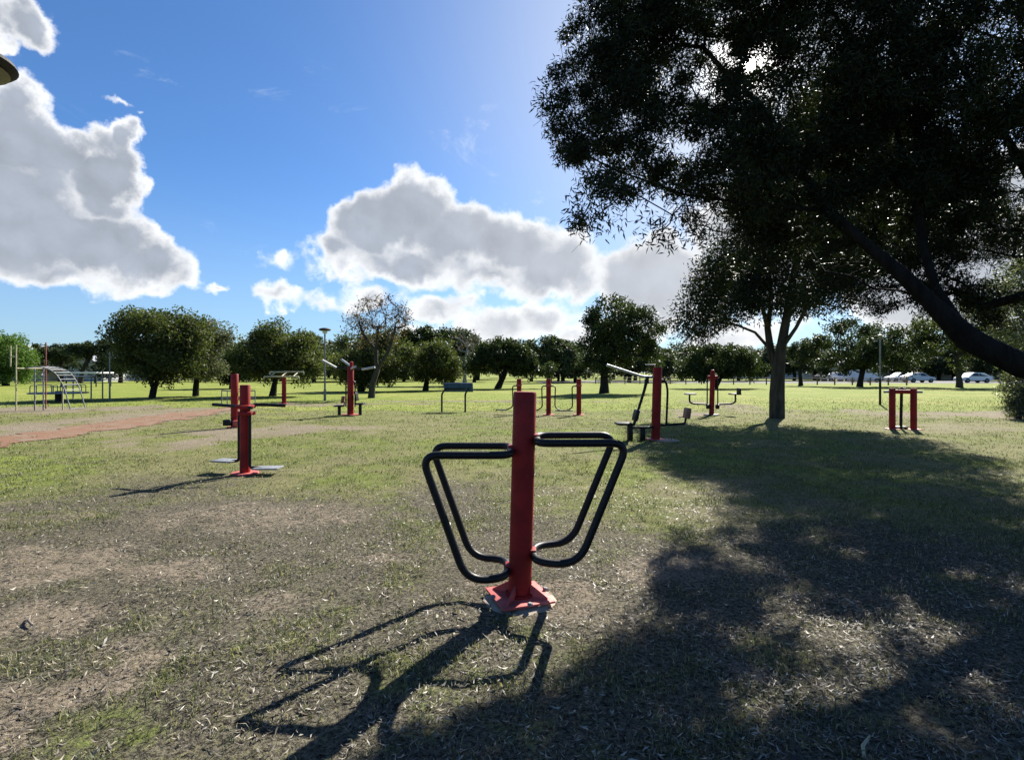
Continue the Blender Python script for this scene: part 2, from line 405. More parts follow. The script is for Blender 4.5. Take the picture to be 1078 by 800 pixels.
def ground():
    tx = np.linspace(-1, 1, 720); a = 3.2
    xs = a * np.sinh(tx * math.asinh(1600 / a))
    t0, t1 = -math.asinh(60 / 3.0), math.asinh(2600 / 3.0)
    ys = 3.2 + 3.0 * np.sinh(np.linspace(t0, t1, 680))
    X, Y = np.meshgrid(xs, ys)
    v = np.stack([X.ravel(), Y.ravel(), gheight(X, Y).ravel()], 1)
    nx, ny = len(xs), len(ys)
    i = np.arange((ny - 1) * nx).reshape(ny - 1, nx)[:, :-1].ravel()
    me = np_mesh('ground', v, np.stack([i, i + 1, i + nx + 1, i + nx], 1))
    me.polygons.foreach_set('use_smooth', np.ones(len(me.polygons), bool))
    for nm, arr in zip(('green', 'dry', 'sand'), masks(v[:, 0], v[:, 1])):
        at = me.attributes.new(nm, 'FLOAT', 'POINT'); at.data.foreach_set('value', arr.astype(np.float32))
    m, T, b = principled('lawn')
    def at(nm):
        n = T.n('ShaderNodeAttribute', attribute_name=nm); return n.outputs['Fac']
    oc = T.n('ShaderNodeNewGeometry').outputs['Position']
    n0 = T.noise(oc, 0.8, 5, 0.6); nL = T.noise(oc, 0.16, 5, 0.65); n1 = T.noise(oc, 7, 6, 0.65); n2 = T.noise(oc, 42, 5, 0.7); n3 = T.noise(oc, 160, 3, 0.7)
    grit = T.m('ADD', T.m('MULTIPLY', n2, 0.6), T.m('MULTIPLY', n3, 0.4))
    lit = T.mix(T.ramp(grit, 0.38, 0.64), (0.010, 0.008, 0.006), (0.185, 0.166, 0.120))
    dry = T.mix(T.ramp(grit, 0.36, 0.62), (0.042, 0.041, 0.017), (0.235, 0.228, 0.098))
    grn = T.mix(T.ramp(grit, 0.36, 0.64), (0.070, 0.092, 0.018), (0.24, 0.29, 0.048))
    snd = T.mix(T.ramp(grit, 0.30, 0.66), (0.075, 0.060, 0.043), (0.27, 0.222, 0.165))
    j1 = T.m('MULTIPLY', T.m('SUBTRACT', n1, 0.5), 1.0); j2 = T.m('MULTIPLY', T.m('SUBTRACT', n2, 0.5), 0.9)
    j = T.m('ADD', j1, j2)
    grn = T.mix(T.ramp(T.m('ADD', T.m('MULTIPLY', nL, 0.65), T.m('MULTIPLY', n0, 0.35)), 0.46, 0.62), grn, T.mix(0.6, grn, (0.26, 0.25, 0.075)))
    c = T.mix(T.ramp(T.m('ADD', at('dry'), j), 0.15, 0.75), lit, dry)
    grn = T.mix(T.ramp(at('green'), 0.45, 0.85), T.mix(1.0, grn, (0.60, 0.62, 0.70), 'MULTIPLY'), grn)
    c = T.mix(T.ramp(T.m('ADD', at('green'), j), 0.15, 0.75), c, grn)
    c = T.mix(T.ramp(T.m('ADD', at('sand'), T.m('MULTIPLY', j, 2.0)), 0.35, 1.05), c, snd)
    c = T.mix(T.ramp(n0, 0.3, 0.7), T.mix(1.0, c, (0.86, 0.86, 0.84), 'MULTIPLY'), c)
    T.links.new(c, b.inputs['Base Color']); b.inputs['Roughness'].default_value = 0.95
    b.inputs['Specular IOR Level'].default_value = 0.1
    bp = T.n('ShaderNodeBump'); bp.inputs['Strength'].default_value = 0.8; bp.inputs['Distance'].default_value = 0.03
    T.put(bp.inputs['Height'], T.m('ADD', n1, grit)); T.links.new(bp.outputs[0], b.inputs['Normal'])
    tag(link_mesh('ground', me, m), kind='structure')

    # red earth path going away on the left
    pm, T, b = principled('red_earth')
    oc = T.n('ShaderNodeNewGeometry').outputs['Position']
    n1 = T.noise(oc, 2.5, 5, 0.6); n2 = T.noise(oc, 30, 5, 0.7)
    c = T.mix(T.ramp(n2, 0.3, 0.7), (0.085, 0.038, 0.016), (0.20, 0.090, 0.040)); c = T.mix(T.ramp(n1, 0.44, 0.66), c, (0.15, 0.108, 0.066))
    T.links.new(c, b.inputs['Base Color']); b.inputs['Roughness'].default_value = 0.95
    ys = np.linspace(-6, 24.5, 420); v = []; nq = 14
    for y in ys:
        cx = -11.45 + 0.35 * math.sin(y * 0.17); w = 0.85 * (1 - max(0, (y - 18.5) / 6.2)) + 0.02
        l = cx - w + (fbm(np.array([y]), np.array([3.0]), 1.8, 5, 5, .65)[0] - .5) * 1.5
        r = cx + w + (fbm(np.array([y]), np.array([9.0]), 1.8, 5, 6, .65)[0] - .5) * 1.5
        r = max(r, l + 0.05)
        for k in range(nq):
            xx = l + (r - l) * k / (nq - 1)
            v.append((xx, y, float(gheight(np.array([xx]), np.array([y]))[0]) + 0.012))
    i = np.array([a * nq + k for a in range(len(ys) - 1) for k in range(nq - 1)])
    me = np_mesh('path', v, np.stack([i, i + 1, i + nq + 1, i + nq], 1))
    tag(link_mesh('path', me, pm), kind='structure')
ground()

# ------------------------------------------------------------------ short grass, dry litter
def blades():
    out_v = []; out_f = []; off = 0
    zones = ((1.3, 3.2, 7500, 0.8), (3.2, 5.5, 3600, 1.0), (5.5, 9.5, 1300, 1.25), (9.5, 17, 380, 1.9), (17, 34, 80, 3.4))
    for (y0, y1, dens, sc) in zones:
        xw = y1 * 1.02 + 0.4
        n = int(dens * 2 * xw * (y1 - y0))
        x = rng.uniform(-xw, xw, n); y = rng.uniform(y0, y1, n)
        ok = np.abs(x) < y * 1.02 + 0.5; x = x[ok]; y = y[ok]
        g, d, s = masks(x, y)
        keep = rng.random(len(x)) < np.clip(0.16 + 1.0 * g + 0.15 * d - 0.45 * s, 0.02, 1) * (0.12 + 1.3 * sstep(fbm(x, y, 5.5, 3, 91), 0.40, 0.62))
        keep &= rng.random(len(x)) > sstep(y, 22, 34)
        x = x[keep]; y = y[keep]; m = len(x)
        z = gheight(x, y)
        h = rng.uniform(0.012, 0.042, m) * (0.8 + 0.2 * sc); w = rng.uniform(0.0018, 0.0038, m) * sc
        th = rng.uniform(0, 2 * np.pi, m); le = rng.uniform(0.1, 1.5, m)
        dx, dy = np.cos(th), np.sin(th)
        ph = rng.uniform(0, 2 * np.pi, m); ux, uy = np.cos(ph) * w, np.sin(ph) * w
        p0 = np.stack([x - ux, y - uy, z - 0.004], 1); p1 = np.stack([x + ux, y + uy, z - 0.004], 1)
        mx, my, mz = x + dx * h * le * .35, y + dy * h * le * .35, z + h * .62
        p2 = np.stack([mx + ux * .8, my + uy * .8, mz], 1); p3 = np.stack([mx - ux * .8, my - uy * .8, mz], 1)
        tx, ty, tz = x + dx * h * le, y + dy * h * le, z + h * np.clip(1.05 - 0.25 * le, .5, 1)
        p4 = np.stack([tx + ux * .1, ty + uy * .1, tz], 1); p5 = np.stack([tx - ux * .1, ty - uy * .1, tz], 1)
        v = np.stack([p0, p1, p2, p3, p4, p5], 1).reshape(-1, 3)
        b = off + np.arange(m) * 6
        out_v.append(v); out_f += [np.stack([b, b + 1, b + 2, b + 3], 1), np.stack([b + 3, b + 2, b + 4, b + 5], 1)]
        off += m * 6
    me = np_mesh('grass', np.concatenate(out_v), np.concatenate(out_f))
    m, T, b = principled('grass_blade')
    ge = T.n('ShaderNodeNewGeometry')
    rp = ge.outputs['Random Per Island']
    n = T.noise(ge.outputs['Position'], 1.4, 4)
    grn = T.mix(rp, (0.045, 0.060, 0.022), (0.13, 0.155, 0.060)); dry = T.mix(rp, (0.07, 0.062, 0.034), (0.29, 0.27, 0.16))
    c = T.mix(T.ramp(T.m('ADD', rp, T.m('MULTIPLY', T.m('SUBTRACT', n, 0.5), 1.8)), 0.35, 0.75), grn, dry)
    T.links.new(c, b.inputs['Base Color']); b.inputs['Roughness'].default_value = 0.6
    tr = T.n('ShaderNodeBsdfTranslucent'); T.links.new(T.mix(1.0, c, (1.25, 1.3, 0.8), 'MULTIPLY'), tr.inputs[0])
    mx = T.n('ShaderNodeMixShader'); mx.inputs[0].default_value = 0.35
    T.links.new(b.outputs[0], mx.inputs[1]); T.links.new(tr.outputs[0], mx.inputs[2])
    T.links.new(mx.outputs[0], T.nodes['Material Output'].inputs[0])
    tag(link_mesh('grass', me, m), 'short sparse grass growing over the worn lawn in the foreground', 'grass', kind='stuff')
blades()

def litter():
    """fallen narrow leaves, thickest under the big tree"""
    n = 260000
    y = 1.2 + 8.5 * rng.random(n) ** 1.5; x = rng.uniform(-1, 1, n) * (y * 1.02 + 0.3)
    k = 0.42 + 0.55 * sstep(x - 0.25 * y + 1.2 * (fbm(x, y, .5, 3, 8) - .5), -0.6, 1.2)
    ok = rng.random(n) < k * (1 - sstep(y, 5.5, 9.5)) * sstep(fbm(x, y, 3.5, 3, 33), 0.22, 0.60)
    x = x[ok]; y = y[ok]; m = len(x)
    z = gheight(x, y) + rng.uniform(0.004, 0.02, m)
    L = rng.uniform(0.012, 0.055, m) * (0.6 + 0.4 * rng.random(m)); W = L * rng.uniform(0.07, 0.22, m)
    th = rng.uniform(0, 2 * np.pi, m)
    d = np.stack([np.cos(th), np.sin(th), rng.normal(0, 0.28, m)], 1); s = np.stack([-np.sin(th), np.cos(th), rng.normal(0, 0.45, m)], 1)
    c = np.stack([x, y, z], 1)
    up = np.zeros((m, 3)); up[:, 2] = rng.uniform(-.1, .25, m) * L
    v = np.stack([c - d * L[:, None] / 2 + up, c + s * W[:, None] / 2 - d * L[:, None] * .05, c + d * L[:, None] / 2 + up, c - s * W[:, None] / 2 - d * L[:, None] * .05], 1).reshape(-1, 3)
    b = np.arange(m) * 4
    me = np_mesh('leaf_litter', v, np.stack([b, b + 1, b + 2, b + 3], 1))
    mt, T, bs = principled('dead_leaf')
    rp = T.n('ShaderNodeNewGeometry').outputs['Random Per Island']
    cr = T.n('ShaderNodeValToRGB'); T.put(cr.inputs[0], rp)
    e = cr.color_ramp.elements; e[0].position = 0; e[0].color = (0.022, 0.017, 0.013, 1); e[1].position = 1; e[1].color = (0.38, 0.34, 0.27, 1)
    for p, q in ((0.40, (0.05, 0.038, 0.027, 1)), (0.75, (0.17, 0.14, 0.10, 1)), (0.95, (0.33, 0.295, 0.225, 1))):
        k = e.new(p); k.color = q
    T.links.new(cr.outputs[0], bs.inputs['Base Color']); bs.inputs['Roughness'].default_value = 0.55
    tag(link_mesh('leaf_litter', me, mt), 'dry fallen leaves scattered over the ground below the large tree', 'leaf litter', kind='stuff')
litter()

# ------------------------------------------------------------------ trees
_EY = np.array((430, 440, 470, 490, 510, 530, 545, 560, 590, 620, 655, 685, 720, 745, 760, 800, 900.))
_EX = np.array((640, 650, 660, 685, 720, 757, 722, 692, 684, 690, 645, 615, 575, 500, 440, 370, 300.))
_UX = np.array((-400, 640, 830, 950, 1010, 1060, 1100, 1400.)); _UY = np.array((441, 441, 447, 456, 470, 492, 520, 600.))
_GAPS = ((895, 585, 30, 11), (1005, 606, 34, 13), (920, 715, 36, 18), (990, 712, 30, 14), (885, 655, 22, 10), (800, 600, 20, 8))
def sunlit(p, g):
    """True where the crown must stay open: its shade would fall on the lawn that lies in the sun"""
    k = p[:, 2]; x = p[:, 0] - SUN.x / SUN.z * k; y = p[:, 1] - SUN.y / SUN.z * k
    yy = np.maximum(y, 0.3); px = CX + F * x / yy + g.normal(0, 7, len(p)); py = HZ + F * EYE / yy + g.normal(0, 4, len(p))
    lit = (px < np.interp(py, _EY, _EX)) & (py > 300) & (py < 815) & (px > -30)
    lit |= (py < np.interp(px, _UX, _UY))
    for (cx, cy, rx, ry) in _GAPS:
        q = ((px - cx) / rx) ** 2 + ((py - cy) / ry) ** 2
        lit |= (q < 1) & (g.random(len(p)) < 0.6 * (1 - q * q))
    return lit & (y > 0.4)
def leaves(name, centers, sig, n, L, W, mat, parent, droop=0.3, flat=0.75, seed=1, avoid=None, origin=None):
    g = np.random.default_rng(seed)
    centers = np.asarray(centers, float); sig = np.broadcast_to(np.asarray(sig, float), (len(centers),))
    idx = g.integers(0, len(centers), n)
    u = g.normal(0, 1, (n, 3)); u /= np.linalg.norm(u, axis=1)[:, None]
    r = g.random(n) ** 0.45 * 1.5
    p = centers[idx] + u * (r * sig[idx])[:, None] * np.array((1, 1, flat))
    if avoid is not None:
        a, dr, rad = avoid
        q = p - a; t = q @ dr; dist = np.linalg.norm(q - t[:, None] * dr, axis=1)
        p = p[dist > rad * (0.5 + g.random(n))]
        n = len(p)
    if origin is not None:
        p = p[~sunlit(p + origin, g)]
        n = len(p)
    d = g.normal(0, 1, (n, 3)); d[:, 2] -= droop
    d /= np.linalg.norm(d, axis=1)[:, None]
    e = g.normal(0, 1, (n, 3)); s = np.cross(d, e); s /= np.linalg.norm(s, axis=1)[:, None]
    l = (L * g.uniform(0.6, 1.25, n))[:, None]; w = (W * g.uniform(0.7, 1.3, n))[:, None]
    nrm = np.cross(d, s)
    mid = p + d * l * 0.45 + nrm * l * 0.08
    v = np.stack([p, mid + s * w / 2, p + d * l, mid - s * w / 2], 1).reshape(-1, 3)
    b = np.arange(n) * 4
    me = np_mesh(name, v, np.stack([b, b + 1, b + 2, b + 3], 1))
    return link_mesh(name, me, mat, parent)

def skeleton(trunks, clusters, step=0.5, jit=0.12, seed=1, minh=0.0, stretch=0.35):
    """trunks: list of polylines (first starts at the root, the others start on an earlier node). returns nodes and parents"""
    g = np.random.default_rng(seed)
    pos = []; par = []; pl = []; ok = []
    for ti, line in enumerate(trunks):
        line = np.asarray(line, float)
        if ti == 0: prev = -1; start = 0
        else:
            prev = int(np.argmin([np.linalg.norm(line[0] - q) for q in pos])); start = 1
        for a in range(start, len(line)):
            if prev < 0: pts = [line[a]]
            else:
                p0 = pos[prev]; k = max(1, int(np.linalg.norm(line[a] - p0) / step)); pts = [p0 + (line[a] - p0) * (q + 1) / k for q in range(k)]
                for q in range(len(pts) - 1): pts[q] = pts[q] + g.normal(0, jit * step * 0.4, 3)
            for q in pts:
                pos.append(q); par.append(prev); pl.append(0 if prev < 0 else pl[prev] + np.linalg.norm(q - pos[prev])); ok.append(q[2] > minh)
                prev = len(pos) - 1
    root = np.array(pos[[i for i in range(len(pos)) if ok[i]][0]])
    cl = sorted([np.asarray(c, float) for c in clusters], key=lambda c: np.linalg.norm(c - root))
    for c in cl:
        A = np.array(pos); d = np.linalg.norm(A - c, axis=1) + stretch * np.array(pl) * 0.5 + np.where(np.array(ok), 0, 1e6)
        i = int(np.argmin(d)); p0 = pos[i]; dist = np.linalg.norm(c - p0)
        k = max(1, int(dist / step)); prev = i
        bend = g.normal(0, 1, 3) * dist * 0.10; bend[2] += dist * 0.05
        for q in range(k):
            t = (q + 1) / k; x = p0 + (c - p0) * t + bend * math.sin(math.pi * t) + (g.normal(0, jit * step, 3) if t < 1 else 0)
            pos.append(x); par.append(prev); pl.append(pl[prev] + np.linalg.norm(x - pos[prev])); ok.append(True); prev = len(pos) - 1
    return pos, par
def limbs(name, pos, par, rbase, rtip, mat, parent, pw=2.2, flare=0.35, twigs=0, seed=3, rough=0.05):
    g = np.random.default_rng(seed)
    n = len(pos); ch = [[] for _ in range(n)]
    for i, p in enumerate(par):
        if p >= 0: ch[p].append(i)
    a = np.zeros(n)
    for i in range(n - 1, -1, -1): a[i] = 1.0 if not ch[i] else sum(a[c] for c in ch[i])
    r = a ** (1 / pw); r = rtip + (r - 1) / max(1e-6, r[0] - 1) * (rbase - rtip)
    mb = MB()
    stack = [(0, -1)]
    while stack:
        i, frm = stack.pop(); line = []; rad = []
        if frm >= 0: line.append(pos[frm]); rad.append(min(r[frm], r[i] * 1.25))
        j = i
        while True:
            line.append(pos[j]); rad.append(r[j])
            if not ch[j]: break
            big = max(ch[j], key=lambda c: a[c])
            for c in ch[j]:
                if c != big: stack.append((c, j))
            j = big
        if i == 0:
            line = [line[0] - np.array((0, 0, 0.15))] + line; rad = [rad[0] * (1 + flare * 1.3), rad[0] * (1 + flare)] + rad[1:]
            if len(rad) > 3: rad[2] *= 1 + flare * 0.25
        rad = [q * (1 + g.normal(0, rough)) if q > 0.03 else q for q in rad]
        mx = max(rad); mb.tube(line, rad, n=12 if mx > 0.1 else (6 if mx > 0.03 else 4), cap=False)
    if twigs:
        ends = [i for i in range(n) if r[i] < rtip * 3]
        for _ in range(twigs):
            i = ends[g.integers(len(ends))]; d = g.normal(0, 1, 3); d /= np.linalg.norm(d); l = g.uniform(0.25, 0.6) * twig_len
            q = pos[i] + d * l * 0.5 + g.normal(0, 0.05, 3)
            mb.tube([pos[i], q, pos[i] + d * l], [rtip * .6, rtip * .45, rtip * .25], n=3, cap=False)
    return mb.build(name, mat, parent, 60)
twig_len = 1.0
def ell_points(ells, n, seed, shell=0.4):
    """points in a union of ellipsoids (cx,cy,cz,rx,ry,rz[,weight]), pushed outward by shell"""
    g = np.random.default_rng(seed); out = []
    vol = np.array([e[3] * e[4] * e[5] * (e[6] if len(e) > 6 else 1) for e in ells]); vol = vol / vol.sum()
    for _ in range(n):
        e = ells[g.choice(len(ells), p=vol)]
        u = g.normal(0, 1, 3); u /= np.linalg.norm(u); rr = shell + (1 - shell) * g.random() ** 0.5
        out.append(np.array(e[:3]) + u * rr * np.array(e[3:6]))
    return out

# --- big tree standing just right of the picture, its limb and crown reaching in over the lawn
def big_tree():
    bx, by = 6.35, 5.0
    root = empty('wattle_tree', bx, by)
    tag(root, 'huge dark tree whose heavy limb and leafy crown reach in from the right edge overhead', 'tree')
    base = np.array((bx, by, 0))
    def W(px, py, y): return wp(px, py, y) - base
    trunk = [(0, 0, 0), (-0.10, 0.0, 0.5), (-0.3, 0.05, 1.0), (-0.75, 0.12, 1.36)]
    main = [(-0.75, 0.12, 1.36), W(1078, 386, 5.2), W(1019, 357, 5.3), W(977, 316, 5.4), W(945, 285, 5.5), W(908, 254, 5.6), W(870, 222, 5.7), W(835, 170, 5.9), W(800, 110, 6.0), W(740, 50, 6.1)]
    t2 = [W(1019, 357, 5.3), W(1008, 335, 5.4), W(985, 303, 5.6), W(972, 262, 5.8), W(962, 200, 6.0), W(940, 120, 6.2), W(900, 40, 6.3)]
    t3 = [(-0.3, 0.05, 1.0), (-0.15, 0.5, 2.0), (-0.35, 0.9, 3.2), (-0.7, 1.2, 4.4), (-1.2, 1.4, 5.6)]
    t4 = [W(977, 316, 5.4), W(948, 306, 5.6), W(920, 304, 5.8), W(893, 290, 6.0), W(868, 286, 6.2)]
    t5 = [W(870, 222, 5.7), W(790, 215, 5.7), W(720, 205, 5.6), W(650, 180, 5.6), W(610, 160, 5.6)]
    t7 = [W(945, 285, 5.5), W(925, 300, 5.7), W(895, 312, 5.9), W(872, 330, 6.1)]
    t8 = [W(977, 316, 5.4), W(1005, 268, 5.8), W(1045, 240, 6.1), W(1090, 225, 6.4)]
    t9 = [W(1019, 357, 5.3), W(1052, 330, 5.8), W(1085, 322, 6.2)]
    t6 = [W(985, 303, 5.6), W(1030, 300, 6.0), W(1075, 330, 6.3)]
    pxe = [  # photo x, y, half width, half height, depth, half depth, weight
        (622, 130, 62, 80, 5.7, .6, 1.4), (660, 55, 66, 76, 6.1, .8, 1.1), (730, 10, 110, 105, 6.2, .9, 1), (655, 212, 56, 36, 4.8, .4, 1.0), (688, 258, 42, 26, 4.3, .25, 1.2), (660, 258, 30, 28, 4.1, .2, 1.0), (705, 285, 36, 24, 3.95, .2, 1.0), (640, 232, 26, 20, 4.3, .2, .8),
        (748, 318, 26, 26, 6.4, .4, 3.0), (790, 305, 50, 26, 6.4, .5, 1.8), (735, 170, 95, 84, 5.6, .6, 1.2), (850, 60, 130, 115, 6.1, 1.0, .9), (830, 190, 110, 66, 6.0, .7, 1.1),
        (790, 258, 80, 42, 6.3, .5, 1.2), (965, 90, 130, 135, 5.9, 1.0, .8), (1060, 60, 110, 150, 5.7, 1.0, .7), (1060, 215, 110, 60, 5.9, .8, .8), (960, 205, 90, 56, 6.0, .7, 1.0),
        (865, 285, 60, 24, 6.2, .4, .8), (930, 262, 50, 22, 6.2, .4, .6), (820, 235, 60, 34, 8.8, .6, .7), (890, 240, 60, 34, 9.0, .6, 1.0), (965, 240, 60, 34, 9.0, .6, 1.0), (1035, 245, 60, 34, 9.0, .6, .6), (905, 250, 60, 40, 7.8, .5, 1.0), (962, 262, 40, 26, 6.6, .4, 1.0), (955, 170, 70, 40, 9.8, .8, .7), (850, 205, 60, 36, 8.6, .6, .7), (1010, 215, 50, 40, 8.4, .6, .7), (880, 175, 70, 30, 10.4, .7, .4), (980, 180, 70, 30, 10.4, .7, .4), (1075, 250, 50, 30, 9.0, .6, .5), (1045, 290, 60, 36, 6.3, .5, .8), (995, 250, 60, 26, 6.2, .4, .7), (985, 285, 50, 36, 6.8, .4, 1.1), (950, 228, 60, 40, 7.8, .5, 1.0), (1050, 325, 40, 22, 6.8, .4, .9), (900, 298, 50, 24, 7.0, .4, .8), (940, 318, 50, 20, 7.2, .4, .7), (1005, 318, 46, 22, 7.3, .4, .9), (900, -110, 300, 90, 6.2, 1.2, .5), (1260, 60, 150, 200, 5.4, 1.2, .5)]
    ells = []
    for (x, y, rx, ry, dep, rd, wt) in pxe:
        c = W(x, y, dep); ells.append((*c, rx / F * dep, rd, ry / F * dep, wt))
    g = np.random.default_rng(12)
    cl = [c for c in ell_points(ells, 2250, 5, 0.25) if not sunlit((c + base)[None], g)[0]]
    pos, par = skeleton([trunk, main, t2, t3, t4, t5, t6, t7, t8], cl, 0.34, 0.10, 4, minh=1.2)
    global twig_len
    twig_len = 0.6
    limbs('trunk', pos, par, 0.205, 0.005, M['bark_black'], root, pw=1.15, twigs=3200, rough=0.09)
    sig = np.random.default_rng(2).uniform(0.07, 0.19, len(cl))
    gd = np.array((249, 560, 322.)); gd /= np.linalg.norm(gd)
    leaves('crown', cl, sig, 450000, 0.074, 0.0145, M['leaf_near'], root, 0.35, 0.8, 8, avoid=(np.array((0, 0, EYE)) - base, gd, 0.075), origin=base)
big_tree()

# --- tree behind the stations with the forked pale trunk
def forked_tree():
    x, y = gp(818, 440)
    root = empty('gum_tree', x, y)
    tag(root, 'tall tree with a forked brown trunk right of the red leg press station', 'tree')
    base = np.array((x, y, 0))
    def W(px, py, dy=0.0): return wp(px, py, y + dy) - base
    tr = [(0, 0, 0), W(818, 415), W(819, 392), W(822, 368, -.1), W(827, 340, -.2), W(832, 312, -.3), W(840, 270, -.4), W(852, 215, -.4), W(870, 150, -.3)]
    s2 = [W(819, 392), W(811, 368, .2), W(808, 345, .3), W(812, 318, .4), W(806, 280, .4), W(800, 230, .4)]
    s3 = [W(811, 368, .2), W(795, 350, .5), W(775, 342, .6), W(748, 338, .7), W(725, 335, .8)]
    s4 = [W(822, 368, -.1), W(838, 345, -.5), W(852, 318, -.8), W(880, 285, -1)]
    pxe = [(830, 285, 100, 42, 0, 2.2, 1), (738, 326, 36, 30, .6, 1.3, 1.6), (812, 225, 60, 56, .2, 1.8, 1), (880, 170, 70, 66, -.2, 2.0, 1),
           (890, 110, 52, 38, -.2, 1.6, 1), (925, 240, 48, 60, -.5, 1.8, 1), (850, 318, 60, 16, -.4, 1.2, .7), (775, 290, 40, 30, .3, 1.4, 1)]
    ells = [(*W(a, b, d), rx / F * y, rd, ry / F * y, wt) for (a, b, rx, ry, d, rd, wt) in pxe]
    g = np.random.default_rng(13)
    cl = [c for c in ell_points(ells, 330, 15, 0.35) if not sunlit((c + base)[None], g)[0]]
    pos, par = skeleton([tr, s2, s3, s4], cl, 0.55, 0.08, 4, minh=2.6)
    global twig_len
    twig_len = 1.2
    limbs('trunk', pos, par, 0.215, 0.011, M['bark_mid'], root, pw=1.6, flare=0.3, twigs=300)
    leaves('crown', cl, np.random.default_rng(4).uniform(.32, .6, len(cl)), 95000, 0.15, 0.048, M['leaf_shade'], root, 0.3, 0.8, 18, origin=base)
forked_tree()

# --- the park's other trees
def tree(name, label, base, crown, mat, nc=70, nl=14000, leaf=(0.2, 0.1), rb=0.2, trunk=None, shell=0.55, sig=None, barkm='bark_dark', seed=1, group=None, minh=None, depth=None, twigs=0, rtip=0.02):
    """base: photo pixel of the foot; crown: list of (x, y, half width, half height) in photo pixels at the tree's own distance"""
    x, y = gp(*base) if depth is None else ((base[0] - CX) / F * depth, depth)
    root = empty(name, x, y); tag(root, label, 'tree', group)
    b = np.array((x, y, 0)); s = y / F
    ells = []
    for k, e in enumerate(crown):
        c = wp(e[0], e[1], y) - b; dy = e[4] if len(e) > 4 else 0
        ells.append((c[0], dy, c[2], e[2] * s, min(e[2], e[3] * 1.4) * s, e[3] * s))
    cl = ell_points(ells, nc, seed, shell)
    top = np.mean([e[:3] for e in ells], axis=0)
    tr = [trunk] if trunk and not isinstance(trunk[0][0], (tuple, list)) else (trunk or [[base, None]])
    lines = []
    for ln in tr:
        pts = []
        for q in ln:
            pts.append(top * 0.9 if q is None else wp(q[0], q[1], y) - b)
        lines.append(pts)
    lines[0][0] = np.zeros(3)
    mh = minh if minh is not None else min(c[2] - e[5] for c, e in zip(ells, ells)) * 0.6
    pos, par = skeleton(lines, cl, 0.5, 0.1, seed, minh=max(0.3, mh))
    limbs('trunk', pos, par, rb, rtip, M[barkm], root, pw=2.0, twigs=twigs, seed=seed)
    sg = sig if sig else 0.16 * np.mean([min(e[3], e[5]) for e in ells]) + 0.25
    leaves('crown', cl, np.random.default_rng(seed).uniform(0.75, 1.25, len(cl)) * sg, nl, leaf[0], leaf[1], mat, root, 0.2, 0.85, seed + 50)
    return root

tree('park_tree', 'broad round dark green tree with a leaning trunk beside the playground', (160, 419), [(150, 362, 30, 34), (180, 360, 34, 34), (165, 350, 34, 26), (165, 380, 44, 20), (198, 372, 20, 26)],
     M['leaf_mid'], 130, 30000, (.19, .09), .16, [[(160, 419), (162, 409), (165, 402), (172, 380)], [(162, 409), (158, 400), (150, 385)]], seed=3)
tree('park_tree', 'grey green leafy tree just right of the broad round dark tree', (206, 417), [(214, 372, 20, 26), (222, 356, 16, 18), (212, 390, 18, 12)],
     M['leaf_grey'], 70, 15000, (.17, .08), .15, [(206, 417), (207, 400), (213, 375)], seed=4)
tree('park_tree', 'low dark tree filling the gap behind the first red twister station', (244, 409), [(246, 378, 22, 18), (262, 385, 18, 14), (240, 388, 22, 12)],
     M['leaf_dark'], 60, 12000, (.24, .12), .2, [(244, 409), (246, 380)], seed=5)
tree('park_tree', 'round green tree left of the slim lamp post with the disc head', (287, 417), [(300, 365, 32, 26), (316, 376, 26, 22), (280, 374, 28, 22), (296, 388, 42, 14)],
     M['leaf_mid'], 120, 27000, (.19, .09), .16, [(287, 417), (289, 404), (294, 375)], seed=6)
tree('park_tree', 'dense rounded olive tree behind the sparse half bare tree', (380, 412), [(380, 378, 30, 26), (408, 374, 28, 24), (395, 390, 40, 12)],
     M['leaf_mid'], 110, 24000, (.22, .10), .22, [(380, 412), (388, 380)], seed=7)
tree('half_bare_tree', 'sparse half bare tree with brown leaves and pale trunk right of the slim lamp post', (391, 419), [(400, 330, 30, 18), (382, 338, 22, 14), (422, 338, 16, 14), (398, 352, 34, 16), (358, 353, 12, 4)],
     M['leaf_brown'], 110, 1700, (.14, .07), .17, [[(391, 419), (392, 405), (397, 390), (396, 370), (398, 345)], [(397, 390), (408, 372), (416, 345)], [(396, 370), (384, 355), (378, 340)]],
     barkm='bark_mid', shell=.3, seed=8, twigs=900, rtip=.012, sig=.35)
tree('park_tree', 'neatly rounded smaller tree with light green top left of the blue bench', (448, 411), [(460, 378, 23, 18), (448, 388, 14, 16), (470, 388, 16, 12)],
     M['leaf_mid'], 80, 17000, (.22, .10), .2, [[(448, 411), (450, 395), (458, 380)]], seed=9)
tree('park_tree', 'tall dark spreading tree rising behind the neatly rounded smaller tree', (476, 406), [(450, 356, 26, 10), (475, 362, 30, 14), (495, 372, 24, 16), (430, 360, 14, 8)],
     M['leaf_dark'], 90, 16000, (.34, .17), .3, [(476, 406), (476, 385), (470, 365)], seed=10)
tree('bare_tree', 'pale leafless winter tree with fine twigs behind the blue bench', (489, 407), [(492, 360, 16, 18), (488, 375, 18, 12)],
     M['leaf_brown'], 60, 150, (.2, .1), .2, [(489, 407), (490, 385), (492, 365)], barkm='bark_pale', shell=.2, seed=11, twigs=300, rtip=.02, sig=.3)
tree('park_tree', 'umbrella shaped dark tree with a slanting trunk behind the trio of red posts', (524, 409), [(530, 374, 30, 15), (510, 384, 20, 12), (548, 382, 17, 13), (565, 388, 16, 9)],
     M['leaf_dark'], 100, 20000, (.26, .12), .24, [(524, 409), (531, 394), (532, 378)], seed=12)
